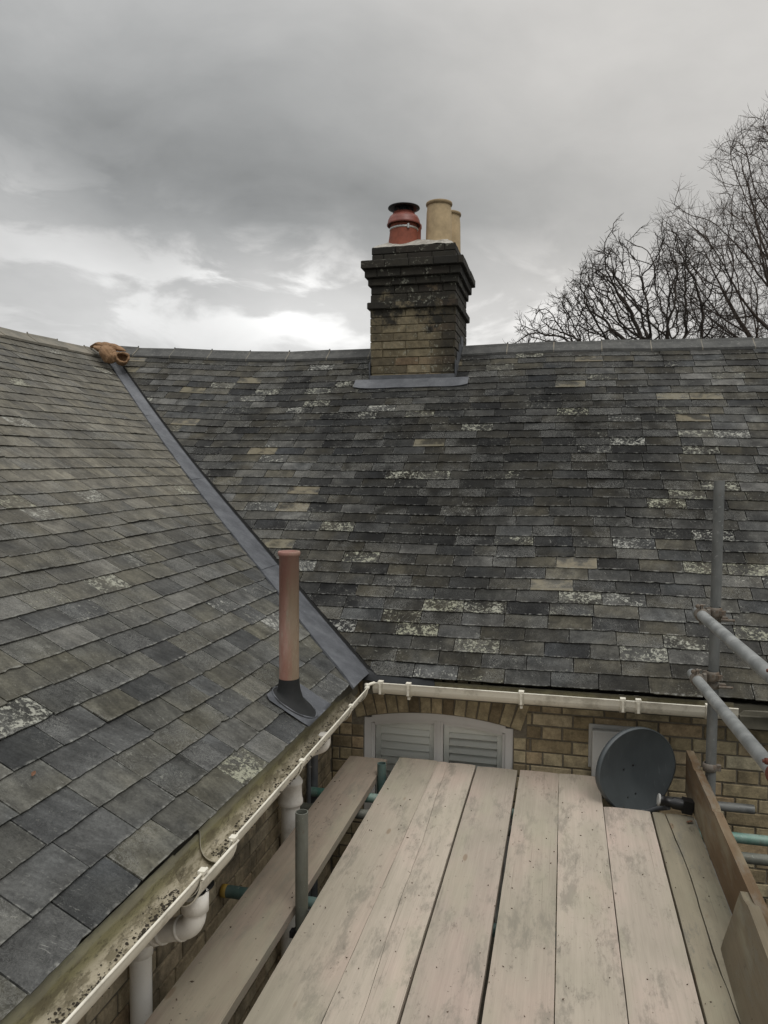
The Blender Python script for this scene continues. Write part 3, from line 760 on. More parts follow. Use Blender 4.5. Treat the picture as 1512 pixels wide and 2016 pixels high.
# ---- window with louvred shutters behind the glass
win = MB()
def archring(mb, xa, xb, off_out, off_in, y0, y1, n=16):
    for i in range(n):
        a, b = xa + (xb - xa) * i / n, xa + (xb - xa) * (i + 1) / n
        za, zb = archz(a), archz(b)
        mb.prism([(a, y0, za - off_in), (b, y0, zb - off_in), (b, y0, zb - off_out), (a, y0, za - off_out)], (0, y1 - y0, 0))
y0, y1 = WY + .018, WY + .085
ZB = -.98
win.box((wx0 + .002, y0, ZB), (wx0 + .045, y1, wzt - .005)); win.box((wx1 - .045, y0, ZB), (wx1 - .002, y1, wzt - .005))
archring(win, wx0 + .045, wx1 - .045, .001, .045, y0, y1)
window = win.build('window', M_FRAME, house, label='arched white window with louvred shutters'); fr2 = MB()
y0b, y1b = WY + .030, WY + .080
xm = -.688
for (a, b) in ((wx0 + .046, xm - .010), (xm + .010, wx1 - .046)):
    fr2.box((a, y0b, ZB), (a + .016, y1b, archz(a) - .050)); fr2.box((b - .016, y0b, ZB), (b, y1b, archz(b) - .050))
    n = 10
    for i in range(n):
        p, q_ = a + .017 + (b - a - .034) * i / n, a + .017 + (b - a - .034) * (i + 1) / n
        fr2.prism([(p, y0b, archz(p) - .066), (q_, y0b, archz(q_) - .066), (q_, y0b, archz(q_) - .047), (p, y0b, archz(p) - .047)], (0, .05, 0))
fr2.box((xm - .0095, y0b - .006, ZB), (xm + .0095, y1b, archz(xm) - .0455))
fr2.build('casement_frame', M_FRAME, window)
gp = MB(); gp.box((wx0 + .05, WY + .044, ZB), (wx1 - .05, WY + .047, .16)); gp.build('glass', M_GLASS, window)
for (a, b, ang, open_) in ((wx0 + .064, xm - .028, R(64), 0), (xm + .028, wx1 - .064, R(36), 1)):
    sh = MB(); st = .030; DY = -.030
    sh.box((a, WY + .056, ZB), (a + st, WY + .080, archz(a + st) - .068)); sh.box((b - st, WY + .056, ZB), (b, WY + .080, archz(b) - .068))
    for i in range(10):
        p, q_ = a + st + .0005 + (b - a - 2 * st - .001) * i / 10, a + st + .0005 + (b - a - 2 * st - .001) * (i + 1) / 10
        sh.prism([(p, WY + .0565, .128), (q_, WY + .0565, .128), (q_, WY + .0565, archz(q_) - .055), (p, WY + .0565, archz(p) - .055)], (0, .023, 0))
    z = .112
    while z > -.95:
        dx = Vector((0, -math.cos(ang), -math.sin(ang)))
        sh.obox((0.5 * (a + b), WY + .069, z), X3, dx, X3.cross(dx), (b - a) / 2 - st - .001, .0235 if open_ else .0265, .003); z -= .0455
    sh.build('shutter', M_SLAT, window)
dkp = MB(); dkp.box((wx0 + .003, WY + .2, -.98), (wx1 - .003, WY + .22, .24)); dkp.build('room_shade_panel', M_DARK, window)  # black panel stands in for the unlit room behind the shutters

# ------------------------------------------------------------------ chimney
cx0, cx1, cy0, cy1 = -1.786, -.985, 6.87, 7.66
def cz(i): return i
ch = MB(); rc = random.Random(12)
chm = MB()
levels = [  # z0, z1, proud
    (2.50, 2.80, -.008), (2.80, 3.17, 0), (3.17, 3.235, .026), (3.235, 3.385, -.004), (3.385, 3.455, .018), (3.455, 3.535, .044), (3.535, 3.61, .074), (3.61, 3.745, -.010)]
for li, (a, b, pr) in enumerate(levels):
    X0, X1, Y0, Y1 = cx0 - pr, cx1 + pr, cy0 - pr, cy1 + pr
    e = .008
    lo = a - .6 if li == 0 else a
    chm.box((X0 + e, Y0 + e, lo + (.0005 if li else 0)), (X1 - e, Y1 - e, b))
    n = max(1, round((b - lo) / .075)); chh = (b - lo) / n
    for k in range(n):
        za, zb = lo + k * chh, lo + (k + 1) * chh
        for (o, ax, nn, L, fl) in ((Vector((X0, Y0 + e, 0)), X3, -Y3, X1 - X0, 0), (Vector((X1 - e, Y0, 0)), Y3, X3, Y1 - Y0, 1), (Vector((X0 + e, Y0, 0)), Y3, -X3, Y1 - Y0, 0), (Vector((X0, Y1 - e, 0)), X3, Y3, X1 - X0, 1)):
            s = -(.11 if (k + li + fl) % 2 else 0); t_ = MB()
            while s < L:
                wd = .225 + rc.uniform(-.004, .004); p, q_ = max(0, s) + .004, min(L, s + wd) - .004
                if q_ - p > .03: one_brick(t_, o, ax, Z3, nn, p, q_, za + .004, zb - .004, .008 + rc.uniform(0, .002), rc)
                s += wd
            for i_, f_ in enumerate(t_.f): pass
            ch.add(t_.v, t_.f); ch.rnd[-len(t_.f):] = t_.rnd
chimney = chm.build('chimney', M_BRICKC, house, label='square yellow brick chimney stack with blackened corbelled top'); chb = ch.build('brickwork', M_BRICKC, chimney)
fl = MB(); zt = 3.746; nx = 18; vs = []; fs = []
for i in range(nx + 1):
    for j in range(nx + 1):
        u_, v_ = i / nx, j / nx; e_ = min(u_, 1 - u_, v_, 1 - v_)
        vs.append((cx0 + .012 + (cx1 - cx0 - .024) * u_, cy0 + .012 + (cy1 - cy0 - .024) * v_, zt + .105 * min(1, e_ * 4.0) ** .75 + .012 * noise.noise(Vector((u_ * 7, v_ * 7, 1)))))
for i in range(nx):
    for j in range(nx): q = i * (nx + 1) + j; fs.append((q, q + nx + 1, q + nx + 2, q + 1))
fl.add(vs, fs, smooth=True); fl.build('flaunching', M_FLAUNCH, chimney)
pr = MB(); c = (-1.515, 7.07, 3.77)
pr.lathe(c, [(.152, 0), (.146, .05), (.136, .12), (.128, .2), (.128, .26), (.11, .27), (.10, .1)], 36)
pot1 = pr.build('chimney_pot', M_REDPOT, chimney, label='red pot under a metal cowl')
cw = MB(); cz0 = 3.77
cw.lathe(c, [(.158, .215), (.162, .222), (.155, .235), (.150, .262), (.135, .295), (.108, .315), (.103, .335), (.095, .335), (.10, .31), (.125, .285), (.14, .25), (.150, .215), (.158, .215)], 36)
cow = cw.build('cowl', M_REDM, chimney)
cg = MB(); cg.lathe(c, [(.156, .214), (.130, .232), (.05, .25)], 36)
for i in range(26):
    an = i / 26 * 2 * math.pi; p = Vector(c) + Vector((math.cos(an) * .088, math.sin(an) * .088, .33)); cg.tube([p, p + Z3 * .055], .0032, 5)
cg.lathe(c, [(0, .402), (.06, .402), (.12, .396), (.149, .386), (.151, .377), (.12, .374), (0, .376)], 36)
cg.lathe(c, [(.05, .33), (.05, .376)], 20); cg.build('cowl_cap', M_BLKP, chimney)
ss = MB(); ss.lathe(c, [(.131, .168), (.136, .170), (.136, .186), (.131, .188)], 36); ss.obox(Vector(c) + Vector((.07, -.118, .177)), X3, Y3, Z3, .008, .012, .02); ss.build('strap', M_STRAP, chimney)
def bpot(c, H, label=None):
    b = MB(); b.lathe(c, [(.124, 0), (.122, .05), (.117, H - .10), (.112, H - .05), (.112, H - .035)], 36); o = b.build('chimney_pot', M_BUFF, chimney, label=label)
    b = MB(); b.lathe(c, [(.1135, H - .036), (.122, H - .028), (.125, H - .016), (.122, H - .004), (.112, H), (.10, H - .004), (.098, H - .15)], 36); b.build('pot_rim', M_BUFFD, chimney); return o
bpot((-1.184, 7.10, 3.79), .395, 'tall buff pot at the front'); bpot((-1.150, 7.46, 3.79), .415, 'buff pot half hidden behind')
b = MB(); b.lathe((-1.55, 7.44, 3.77), [(.14, 0), (.128, .2), (.128, .3), (.135, .31), (.135, .34), (.12, .35), (.11, .1)], 30); b.build('chimney_pot', M_REDPOT, chimney, label='red pot behind the cowled one')
# lead apron, step flashing at the sides
tf = (cy0 - .008 - 4.15) / math.cos(PM)
fl = MB(); A = []; B = []
wv = lambda k: .004 * math.sin(k * 9)
vs = []; fs = []; n = 16
xa, xb = cx0 - .135, cx1 + .13
for i in range(n + 1):
    k = i / n; x = xa + (xb - xa) * k; rr = .03 * (1 - min(1, min(k, 1 - k) * 12)) 
    for (t, h) in ((tf - .135 + rr, .019), (tf - .09, .021), (tf - .04, .024), (tf - .004, .030)): vs.append(Pm(x, t, h + .002 * math.sin(i * 1.3)))
for i in range(n):
    for j in range(3): q = i * 4 + j; fs.append((q, q + 4, q + 5, q + 1))
fl.add(vs, fs, smooth=True)
lo_ = [vs[i * 4] for i in range(n + 1)]; fl.add(lo_ + [Vector(p) - NM * .008 for p in lo_], [(j, n + 1 + j, n + 2 + j, j + 1) for j in range(n)])
zf = Pm(-1.4, tf, 0).z
fl.box((cx0 - .004, cy0 - .016, zf + .005), (cx1 + .004, cy0 - .003, zf + .060))
for xx, dd in ((cx0, -1), (cx1, 1)):
    for k in range(4):
        ya, yb = cy0 - .016 + k * .12, cy0 + k * .12 + .13; zz = Pm(xx, (ya - 4.15) / math.cos(PM), 0).z
        p, q_ = sorted((xx + dd * .006 + dd * .001 * k, xx - dd * .0)); fl.box((p, ya, zz - .05), (q_, yb, zz + .19))
fl.build('lead_apron', M_LEAD, chimney)

# ------------------------------------------------------------------ gutters
def gutter(mb, P, s0, s1, prof, thick=.003, n=1):
    """prof: list of (a, z) across; P(s, a, z) -> world"""
    m = len(prof)
    inner = []
    for i in range(m):
        p = Vector((*prof[i], 0)); q = Vector((*prof[min(i + 1, m - 1)], 0)); r_ = Vector((*prof[max(i - 1, 0)], 0)); t = (q - r_).normalized(); inner.append((p.x - t.y * thick, p.y + t.x * thick))
    vs = [P(s, a, z) for s in (s0, s1) for (a, z) in prof] + [P(s, a, z) for s in (s0, s1) for (a, z) in inner]
    f1 = [(i, i + 1, m + i + 1, m + i) for i in range(m - 1)]; f2 = [(2 * m + i, 3 * m + i, 3 * m + i + 1, 2 * m + i + 1) for i in range(m - 1)]
    mb.add(vs, f1, smooth=True, mi=0); mb.add(vs, f2, smooth=True, mi=1)
    ends = [(i, 2 * m + i, 2 * m + i + 1, i + 1) for i in range(m - 1)] + [(m + i, m + i + 1, 3 * m + i + 1, 3 * m + i) for i in range(m - 1)]
    mb.add(vs, ends + [(0, m, 3 * m, 2 * m), (m - 1, 3 * m - 1, 4 * m - 1, 2 * m - 1)], mi=0)
# a: 0 = back edge, 1 = front lip  (metres); half round, deep
def hr(w, dep, lipo=.004, n=14):
    pr = [(-.005, .026), (-.001, .022), (0, -.004)]
    for i in range(n + 1):
        a = math.pi * i / n; pr.append((w / 2 - w / 2 * math.cos(a), -.010 - (dep - .010) * math.sin(a) ** (.8 if a < math.pi / 2 else 1.35)))
    pr += [(w, -.004), (w + lipo, -.002), (w + lipo + .003, .003), (w + .002, .006), (w - .002, .003)]
    return pr
GWL = .106
PG = lambda s, a, z: Vector((-1.121 + a - .012 * max(0, s - 2.2), s, .4535 + z))
gl = MB(); gutter(gl, PG, -1.4, 2.00, hr(GWL, .072)); gutter(gl, PG, 2.165, 3.99, hr(GWL, .072))
gutl = gl.build('gutter', [M_PVC, M_GIN], house, label='cream gutter of the left wing, full of moss and grit')
ou = MB(); PG2 = lambda s, a, z: Vector((-1.127 + a, s, .4400 + z)); gutter(ou, PG2, 1.955, 2.205, hr(GWL + .012, .086, .006)); o_ = ou.build('gutter_outlet', [M_PVC, M_GIN], gutl); q = MB(); q.lathe((-1.066, 2.05, .360), [(0, .002), (.040, .002), (.046, .006), (.048, .010)], 24); q.build('outlet_shade_disc', M_DARK, gutl)  # near-black disc stands in for the shade down the outlet
for s in (1.235, 1.975, 2.185, 2.86, 3.62, 3.95):
    b = MB(); wq = .013
    for (a, z) in ((GWL + .001, .010),): pass
    prf = [(x + (.004 if x > .05 else -.004), z - .004) for x, z in hr(GWL, .074)]
    gutter(b, PG, s - wq, s + wq, prf, .003)
    c = PG(s, GWL + .004, .006); b.box((c.x - .013, c.y - wq, c.z - .005), (c.x + .009, c.y + wq, c.z + .004))
    b.build('bracket', [M_PVC, M_GIN], gutl)
# back gutter, squarer ogee section
PB = lambda s, a, z: Vector((s, 4.170 - a, .456 + z))
sq = [(-.003, .0), (0, -.004), (.0, -.030), (.012, -.056), (.035, -.066), (.070, -.066), (.096, -.060), (.108, -.046), (.114, -.030), (.116, -.026), (.116, .0), (.119, .004), (.112, .006)]
gb = MB(); gutter(gb, PB, -1.03, .875, sq); 
gb.f = [f[::-1] for f in gb.f]
gutb = gb.build('gutter', [M_PVC, M_GIN], house, label='cream gutter along the back wall over the arched window')
for s in (-.985, -.825, -.205, .318, .395, .735):
    b = MB(); wq = .014
    prf = [(x + (.005 if x > .05 else -.004), z - (.005 if z < -.02 else 0)) for x, z in sq]
    gutter(b, PB, s - wq, s + wq, prf, .003); b.f = [f[::-1] for f in b.f]
    b.box((s - wq, 4.048, .458), (s + wq, 4.082, .470)); b.box((s - .006, 4.046, .40), (s + .006, 4.051, .455))
    if abs(s + .825) < .01 or abs(s + .205) < .01: b.box((s - .007, 4.07, .372), (s + .007, 4.10, .388))
    b.build('bracket', M_PVC, gutb)
# broken end: splintered soffit batten beyond the gutter
sb = MB()
for k in range(7):
    rn = random.Random(k + 40); a = .89 + k * .02; sb.prism([(a, 4.10 + k * .004, .425 - rn.uniform(0, .015)), (a + .3 + rn.uniform(0, .5), 4.10 + k * .004, .405 + rn.uniform(-.01, .01)), (a + .3 + rn.uniform(0, .3), 4.10 + k * .004, .43 + rn.uniform(-.01, .01)), (a + .02, 4.10 + k * .004, .44)], (0, .006, 0))
sb.box((.9, 4.13, .34), (3.8, 4.17, .40)); sb.build('broken_batten', M_FASCIA, house)
# corner bracket pieces of the inner angle
an = MB(); an.tube([(-1.045, 3.97, .458), (-1.035, 4.01, .462), (-1.02, 4.05, .460)], .009, 8); an.lathe((-1.05, 4.0, .455), [(0, .016), (.012, .012), (.014, 0), (.010, -.012), (0, -.014)], 8); an.build('gutter_angle', M_PVC, gutb)
# dirt and moss in the wing gutter
ms = MB(); rn = random.Random(77)
def clump(mb, c, r, rn, flatn=.6):
    vs = [Vector(c) + Vector((rn.uniform(.6, 1) * r * math.cos(a), rn.uniform(.6, 1) * r * math.sin(a), rn.uniform(-.2, .2) * r)) for a in [k * math.pi / 3 for k in range(6)]]
    vs.append(Vector(c) + Z3 * r * flatn); mb.add(vs, [(k, (k + 1) % 6, 6) for k in range(6)])
for i in range(3600):
    y = rn.uniform(.3, 3.95)
    if 1.97 < y < 2.19: continue
    dens = .35 + .65 * (noise.noise(Vector((y * 4, 0, 0))) > -.1)
    if rn.random() > dens: continue
    spread = .014 + (.016 if y > 2.6 else 0)
    a = GWL * (.46 if y > 2.2 else .40) + rn.gauss(0, spread) + .006 * math.sin(y * 9); zz = -.009 - .060 * (max(.02, 1 - (1 - 2 * a / GWL) ** 2) ** .5) ** .8
    clump(ms, PG(y, a, zz + .002), rn.choice((.0015, .002, .003, .004, .0065)) * rn.uniform(.7, 1.2), rn)
ms.build('moss', M_MOSS, gutl)['kind'] = 'stuff'

# ---- downpipes on the wing wall
def arc_pts(pts, r=.05, n=6):
    out = [Vector(pts[0])]
    for i in range(1, len(pts) - 1):
        a, b, c = Vector(pts[i - 1]), Vector(pts[i]), Vector(pts[i + 1]); p = b + (a - b).normalized() * r; q = b + (c - b).normalized() * r
        for k in range(n + 1): t = k / n; out.append(p.lerp(b, t).lerp(b.lerp(q, t), t))
    out.append(Vector(pts[-1])); return out
dp = MB(); PX, PY = -1.272, 2.060
dp.tube(arc_pts([(-1.060, 2.015, .352), (-1.060, 2.015, .262), (PX, PY, .175), (PX, PY, GZ)], .045), .034, 24)
pipe1 = dp.build('downpipe', M_PVCW, house, label='cream downpipe with a swan neck under the gutter outlet')
def ring(mb, c, ax, r, h, r0): mb.lathe(c, [(r0, -h - .003), (r, -h), (r, h), (r0, h + .003)], 28, axis=Vector(ax))
q = MB(); ring(q, (-1.060, 2.015, .338), (0, 0, 1), .041, .026, .033); q.build('socket', M_PVCW, pipe1)
dvec = Vector((PX + 1.060, PY - 2.015, .175 - .262)).normalized(); mid = Vector((-1.060, 2.015, .262)); 
for kk in (.055, .135, .165): q = MB(); ring(q, mid + dvec * kk, dvec, .0375 if kk < .1 else .039, .004, .0335); q.build('pipe_ring', M_PVCW, pipe1)
q = MB(); ring(q, (PX, PY, .135), (0, 0, 1), .038, .022, .0335); q.build('socket', M_PVCW, pipe1)
dp = MB(); PX2, PY2 = -1.255, 3.35; dp.tube(arc_pts([(-1.09, 3.36, .395), (-1.09, 3.36, .34), (PX2, PY2, .27), (PX2, PY2, .12)], .02), .031, 20)
dp.tube([(PX2, PY2, .11), (PX2, PY2, GZ)], .045, 28)
pipe2 = dp.build('downpipe', M_PVCW, house, label='wide white downpipe with a double collar near the inner corner')
q = MB(); q.lathe((PX2, PY2, 0), [(.032, .185), (.040, .180), (.052, .165), (.058, .155), (.058, .145), (.054, .140), (.054, .10), (.056, .075), (.060, .065), (.060, .05), (.056, .043), (.045, .040)], 30); q.build('collar', M_PVCW, pipe2)
q = MB(); q.tube([(-1.285, 3.78, .385), (-1.285, 3.78, GZ)], .024, 16); q.tube([(-1.285, 3.70, .385), (-1.285, 3.70, GZ)], .012, 12); q.build('waste_pipe', M_GREYP, house)

# ---- vent pipe through the wing roof
vx, vy = -1.225, 3.25; vz = OL.z + (-vx - 1.1) * math.tan(PL)
vp = MB(); vp.lathe((vx, vy, vz), [(.046, .0), (.046, .30), (.0455, .672), (.050, .674), (.052, .682), (.052, .690), (.049, .695), (.042, .695), (.040, .68), (.040, .2)], 32)
vent = vp.build('vent_pipe', M_VENT, house, label='weathered terracotta vent pipe rising from the left roof slope')
vt = (-vx - 1.1) / math.cos(PL)
bt = MB(); n = 32; vs = []; fs = []
ringdef = [(.0475, .100, 0), (.049, .075, 0), (.053, .045, .0), (.060, .025, .2), (.070, .020, .6), (.082, .022, 1), (.088, .012, 1), (.093, .016, 1), (.096, .006, 1)]
for (r_, h_, k) in ringdef:
    for j in range(n):
        a = 2 * math.pi * j / n; ca, sa = math.cos(a), math.sin(a)
        pv = Vector((vx + ca * r_, vy + sa * r_, vz + h_ + .02)); sp_ = Pl(vy + sa * r_ * 1.05, vt + ca * r_ * 1.25 - .012, .012 + h_ * .45)
        vs.append(pv.lerp(sp_, k) if k else pv)
# ring direction of the sloped part must match: recompute with cos toward +X (down slope)
vs = []
for (r_, h_, k) in ringdef:
    for j in range(n):
        a = 2 * math.pi * j / n; ca, sa = math.cos(a), math.sin(a)
        pv = Vector((vx + ca * r_, vy + sa * r_, vz + h_ + .005 - ca * r_ * math.tan(PL) * min(1, k * 2)))
        sp_ = Pl(vy + sa * r_, vt - ca * r_ * 1.3 - .020, .014 + h_ * .5); vs.append(pv.lerp(sp_, k))
for i in range(len(ringdef) - 1):
    for j in range(n): q = (j + 1) % n; fs.append((i * n + j, (i + 1) * n + j, (i + 1) * n + q, i * n + q))
bt.add(vs, fs, smooth=True); bt.build('rubber_boot', M_BLACK, vent)
wr = MB(); rp = [Pl(vy + math.sin(a) * .088, vt - math.cos(a) * .122 - .020, .019) for a in [2 * math.pi * k / 40 for k in range(40)]]; rp.append(rp[0]); wr.tube(rp, [.004 + .0015 * math.sin(k * 1.1) for k in range(41)], 8, caps=False); wr.build('lead_weld', M_LEAD, vent)
ls = MB(); vs = []; fs = []; n = 10
for i in range(n + 1):
    for j in range(n + 1):
        u_, v_ = i / n - .5, j / n - .5; rr = 1.0
        y = vy + .045 + u_ * .33; t = vt - .065 + v_ * .33
        if abs(u_) == .5 and abs(v_) == .5: y -= u_ * .03; t -= v_ * .03
        t = max(t, -.006)
        vs.append(Pl(y, t, .017 + .003 * noise.noise(Vector((u_ * 5, v_ * 5, 2)))))
for i in range(n):
    for j in range(n): q = i * (n + 1) + j; fs.append((q, q + 1, q + n + 2, q + n + 1))
ls.add(vs, [f[::-1] for f in fs], smooth=True); ls.build('lead_slate', M_LEAD, vent)

# ---- white extractor hood on the back wall, behind the dish
vh = MB(); vh.box((.155, WY - .012, .02), (.42, WY + .001, .265))
vh.box((.172, WY - .058, -.02), (.40, WY - .0125, .245)); o = vh.build('wall_vent', M_VENTW, house, bevel=.008)

# ------------------------------------------------------------------ satellite dish
dish = empty('satellite_dish', (.37, 4.22, -.10), 'dark grey oval satellite dish at the far right end of the boards', 'satellite dish')
dn = Vector((.60, -.79, .10)).normalized(); dh = Vector((-dn.y, dn.x, 0)).normalized(); dvv = dn.cross(dh).normalized()
if dvv.z < 0: dvv = -dvv
dc = Vector((.392, 3.950, .128))
db = MB(); nr, na = 12, 64; vs = []; fs = []
def dshape(a):
    c_, s_ = math.cos(a), math.sin(a); k = 1 - .16 * max(0, -s_) ** 1.5 * abs(c_) * 2
    return .246 * c_ * k, .214 * s_
for ly, off in ((0, 0), (1, -.004)):
    for i in range(nr + 1):
        r_ = i / nr
        for j in range(na):
            a = 2 * math.pi * j / na; x_, y_ = dshape(a); dep = .052 * (r_ * r_ - 1) + off
            vs.append(dc + dh * x_ * r_ + dvv * y_ * r_ + dn * dep)
m_ = (nr + 1) * na
for i in range(nr):
    for j in range(na):
        q = (j + 1) % na; fs.append((i * na + j, i * na + q, (i + 1) * na + q, (i + 1) * na + j)); fs.append((m_ + i * na + j, m_ + (i + 1) * na + j, m_ + (i + 1) * na + q, m_ + i * na + q))
db.add(vs, fs, smooth=True)
rim = []
for j in range(na + 1): a = 2 * math.pi * j / na; x_, y_ = dshape(a); rim.append(dc + dh * x_ + dvv * y_ - dn * .004)
vs = []; fs = []
for j in range(na):
    p = rim[j]; o_ = (p - dc); o_ = (o_ - dn * o_.dot(dn)).normalized()
    vs += [p + dn * .006, p + dn * .004 + o_ * .006, p - dn * .020 + o_ * .008, p - dn * .022]
for j in range(na):
    q = (j + 1) % na
    for k in range(3): fs.append((j * 4 + k, q * 4 + k, q * 4 + k + 1, j * 4 + k + 1))
db.add(vs, fs, smooth=True); db.build('reflector', M_DISH, dish)
for (a, b) in ((-.052, .010), (.012, .022), (-.050, -.128), (.006, -.118)):
    rr = math.hypot(a / .262, b / .222); p = dc + dh * a + dvv * b + dn * (.052 * (rr * rr - 1) + .0015); hb = MB(); hb.lathe(p, [(0, .002), (.0055, .0015), (.006, 0)], 10, axis=dn); hb.build('bolt', M_BLKP, dish)
ab = dc - dvv * .205 + dn * (-.005) + dh * .02; lnb = Vector((.520, 3.80, .052))
am = MB(); am.tube([ab - dn * .06, ab + dn * .02, ab.lerp(lnb, .6) - Z3 * .012, lnb - Z3 * .028], [.015, .015, .012, .012], 12); am.build('arm', M_GREYP, dish)
ln = MB(); la = Vector((-.93, -.05, .14)).normalized(); ln.lathe(lnb, [(0, -.115), (.022, -.112), (.028, -.09), (.028, -.02), (.021, -.012), (.021, .02), (.025, .025), (.027, .04), (.027, .05), (0, .052)], 24, axis=la)
lp = lnb - la * .085; ln.obox(lp, la, la.cross(Z3).normalized(), la.cross(la.cross(Z3)).normalized(), .024, .028, .031)
lo2 = ln.build('receiver', M_BLKP, dish); q = MB(); q.lathe(lnb, [(0, .054), (.016, .0535), (.025, .052), (.029, .050), (.029, .044), (.026, .043)], 20, axis=la); q.build('receiver_cap', M_WCAP, lo2)
q = MB(); q.obox(lp - la.cross(Z3).normalized() * -.0290, la, Z3, la.cross(Z3).normalized(), .012, .012, .001); q.build('receiver_label', M_LABEL, lo2)
mb_ = MB(); mb_.tube([dc - dn * .055, Vector((.22, WY - .05, .05)), Vector((.22, WY - .02, .05))], .018, 10); mb_.box((.17, WY - .02, -.08), (.27, WY - .001, -.03)); mb_.build('wall_bracket', M_GREYP, dish)

# ------------------------------------------------------------------ scaffold boards
def board(name, m, x0_, x1_, yn, yf, z, label, cat='scaffold board', group='scaffold boards of the deck', seed=1, crack=None, th=.038, skew=0, gi=True):
    rn = random.Random(seed); mb = MB(); n = 70
    def strip_(fa, fb, edge_l, edge_r):
        vs = []; fs = []; m_ = 7
        for i in range(n + 1):
            y = yn + (yf - yn) * i / n; a = fa(y); b = fb(y)
            for j in range(m_):
                k = j / (m_ - 1); x = a + (b - a) * k
                bow = .0020 * noise.noise(Vector((y * .7, seed, k))) + .0012 * math.sin(k * 3.14)
                drop = .0022 if j in (0, m_ - 1) else 0
                vs.append((x + skew * (y - yn), y + .004 * noise.noise(Vector((x * 40, seed, 5))) * (i in (0, n)), z + bow - drop))
        b_ = len(vs)
        for i in range(n + 1):
            for j in range(m_): p = vs[i * m_ + j]; vs.append((p[0], p[1], p[2] - th + (.003 if j in (0, m_ - 1) else 0)))
        for i in range(n):
            for j in range(m_ - 1):
                q = i * m_ + j; fs += [(q, q + 1, q + m_ + 1, q + m_), (b_ + q, b_ + q + m_, b_ + q + m_ + 1, b_ + q + 1)]
            q = i * m_; fs.append((q, q + m_, b_ + q + m_, b_ + q)); q = i * m_ + m_ - 1; fs.append((q, b_ + q, b_ + q + m_, q + m_))
        for j in range(m_ - 1): q = n * m_ + j; fs += [(j, b_ + j, b_ + j + 1, j + 1), (q, q + 1, b_ + q + 1, b_ + q)]
        mb.add(vs, fs)
    ea = lambda y: x0_ + .0014 * noise.noise(Vector((y * 6, seed * 3, 0))) + .0020 * noise.noise(Vector((y * .9, seed * 5, 0)))
    eb = lambda y: x1_ + .0014 * noise.noise(Vector((y * 6, seed * 7, 0))) + .0020 * noise.noise(Vector((y * .9, seed * 9, 0)))
    if crack is None: strip_(ea, eb, 1, 1)
    else:
        ca, w0, yfrom, yto, slope = crack
        cc = lambda y: ca + slope * (y - 2.5) + .010 * noise.noise(Vector((y * 1.7, seed, 1))) + .003 * noise.noise(Vector((y * 11, seed, 1)))
        wdt = lambda y: w0 * max(0.02, min(1, (y - yfrom) * 3, (yto - y) * 3)) * (.7 + .5 * noise.noise(Vector((y * 5, 3, 3))))
        strip_(ea, lambda y: cc(y) - wdt(y) / 2, 1, 1); strip_(lambda y: cc(y) + wdt(y) / 2, eb, 1, 1)
    o = mb.build(name, m, base=((x0_ + x1_) / 2, (yn + yf) / 2, z - th / 2)); return tag(o, label, cat, group)
YN = -.9
board('scaffold_board', M_BOARD_L, -1.182, -.962, YN, 4.13, .0, 'lone dull scaffold board beside the left wall, apart from the deck', seed=1)
board('scaffold_board', M_BOARD, -.898, -.6745, YN, 4.18, 0, 'leftmost board of the deck, along the wide dark gap', seed=2)
board('scaffold_board', M_BOARD, -.6725, -.457, YN, 4.165, .001, 'second deck board from the left, with a fine crack along it', seed=3, crack=(-.575, .0022, .5, 4.3, -.022))
board('scaffold_board', M_BOARD, -.447, -.226, YN, 4.155, 0, 'third deck board from the left, between two dark gaps', seed=4)
board('scaffold_board', M_BOARD, -.211, -.0025, YN, 4.16, .001, 'deck board right of the widest gap in the deck', seed=5)
board('scaffold_board', M_BOARD, .0005, .2125, YN, 4.165, 0, 'deck board in the middle that runs to the wall left of the dish', seed=6)
board('scaffold_board', M_BOARD, .2155, .434, YN, 3.79, .001, 'short pale deck board ending in front of the dish', seed=7)
board('scaffold_board', M_BOARD_R, .443, .6325, YN, 3.785, 0, 'old split board at the right edge of the deck beside the toe board', seed=8, crack=(.535, .007, 1.4, 5, -.02))
# toe boards on edge
def toe(m, pts, h, th, label, seed, z0=.002, lean=0):
    mb = MB(); vs = []; fs = []; n = len(pts); zs = [0, .03, .08, .13, .18, 1]
    for i, (x, y) in enumerate(pts):
        top = h + .005 * noise.noise(Vector((y * 3, seed, 0))) - (.010 if noise.noise(Vector((y * 4.3, seed, 4))) > .28 else 0)
        for k in range(6):
            zz = z0 + (top - z0) * (zs[k] / .225 if k < 5 else 1); bow = .002 * noise.noise(Vector((y * 2, k, seed)))
            vs.append((x + bow + lean * zz, y, zz))
        for k in range(6):
            zz = z0 + (top - z0) * (zs[k] / .225 if k < 5 else 1); vs.append((x + th + lean * zz + .002 * noise.noise(Vector((y * 14, 3, seed))), y, zz - .001))
    for i in range(n - 1):
        a, b = i * 12, (i + 1) * 12
        for k in range(5): fs += [(a + k, a + k + 1, b + k + 1, b + k), (a + 6 + k, b + 6 + k, b + 7 + k, a + 7 + k)]
        fs += [(a + 5, a + 11, b + 11, b + 5), (a, b, b + 6, a + 6)]
    for a, fl_ in ((0, 0), ((n - 1) * 12, 1)):
        for k in range(5): f = (a + k, a + 6 + k, a + 7 + k, a + k + 1); fs.append(f[::-1] if fl_ else f)
    mb.add(vs, fs); return tag(mb.build('toe_board', m), label, 'toe board', 'toe boards on edge along the deck')
toe(M_TOE, [(.634, 2.0 + i * .035) for i in range(60)], .222, .036, 'brown toe board on edge running back to the dish', 1)
toe(M_TOE2, [(.550 - .030 * (2.72 - y), y) for y in [-.9 + i * .0548 for i in range(67)]], .225, .036, 'nearer grey toe board on edge overlapping the brown one', 2, lean=.27)

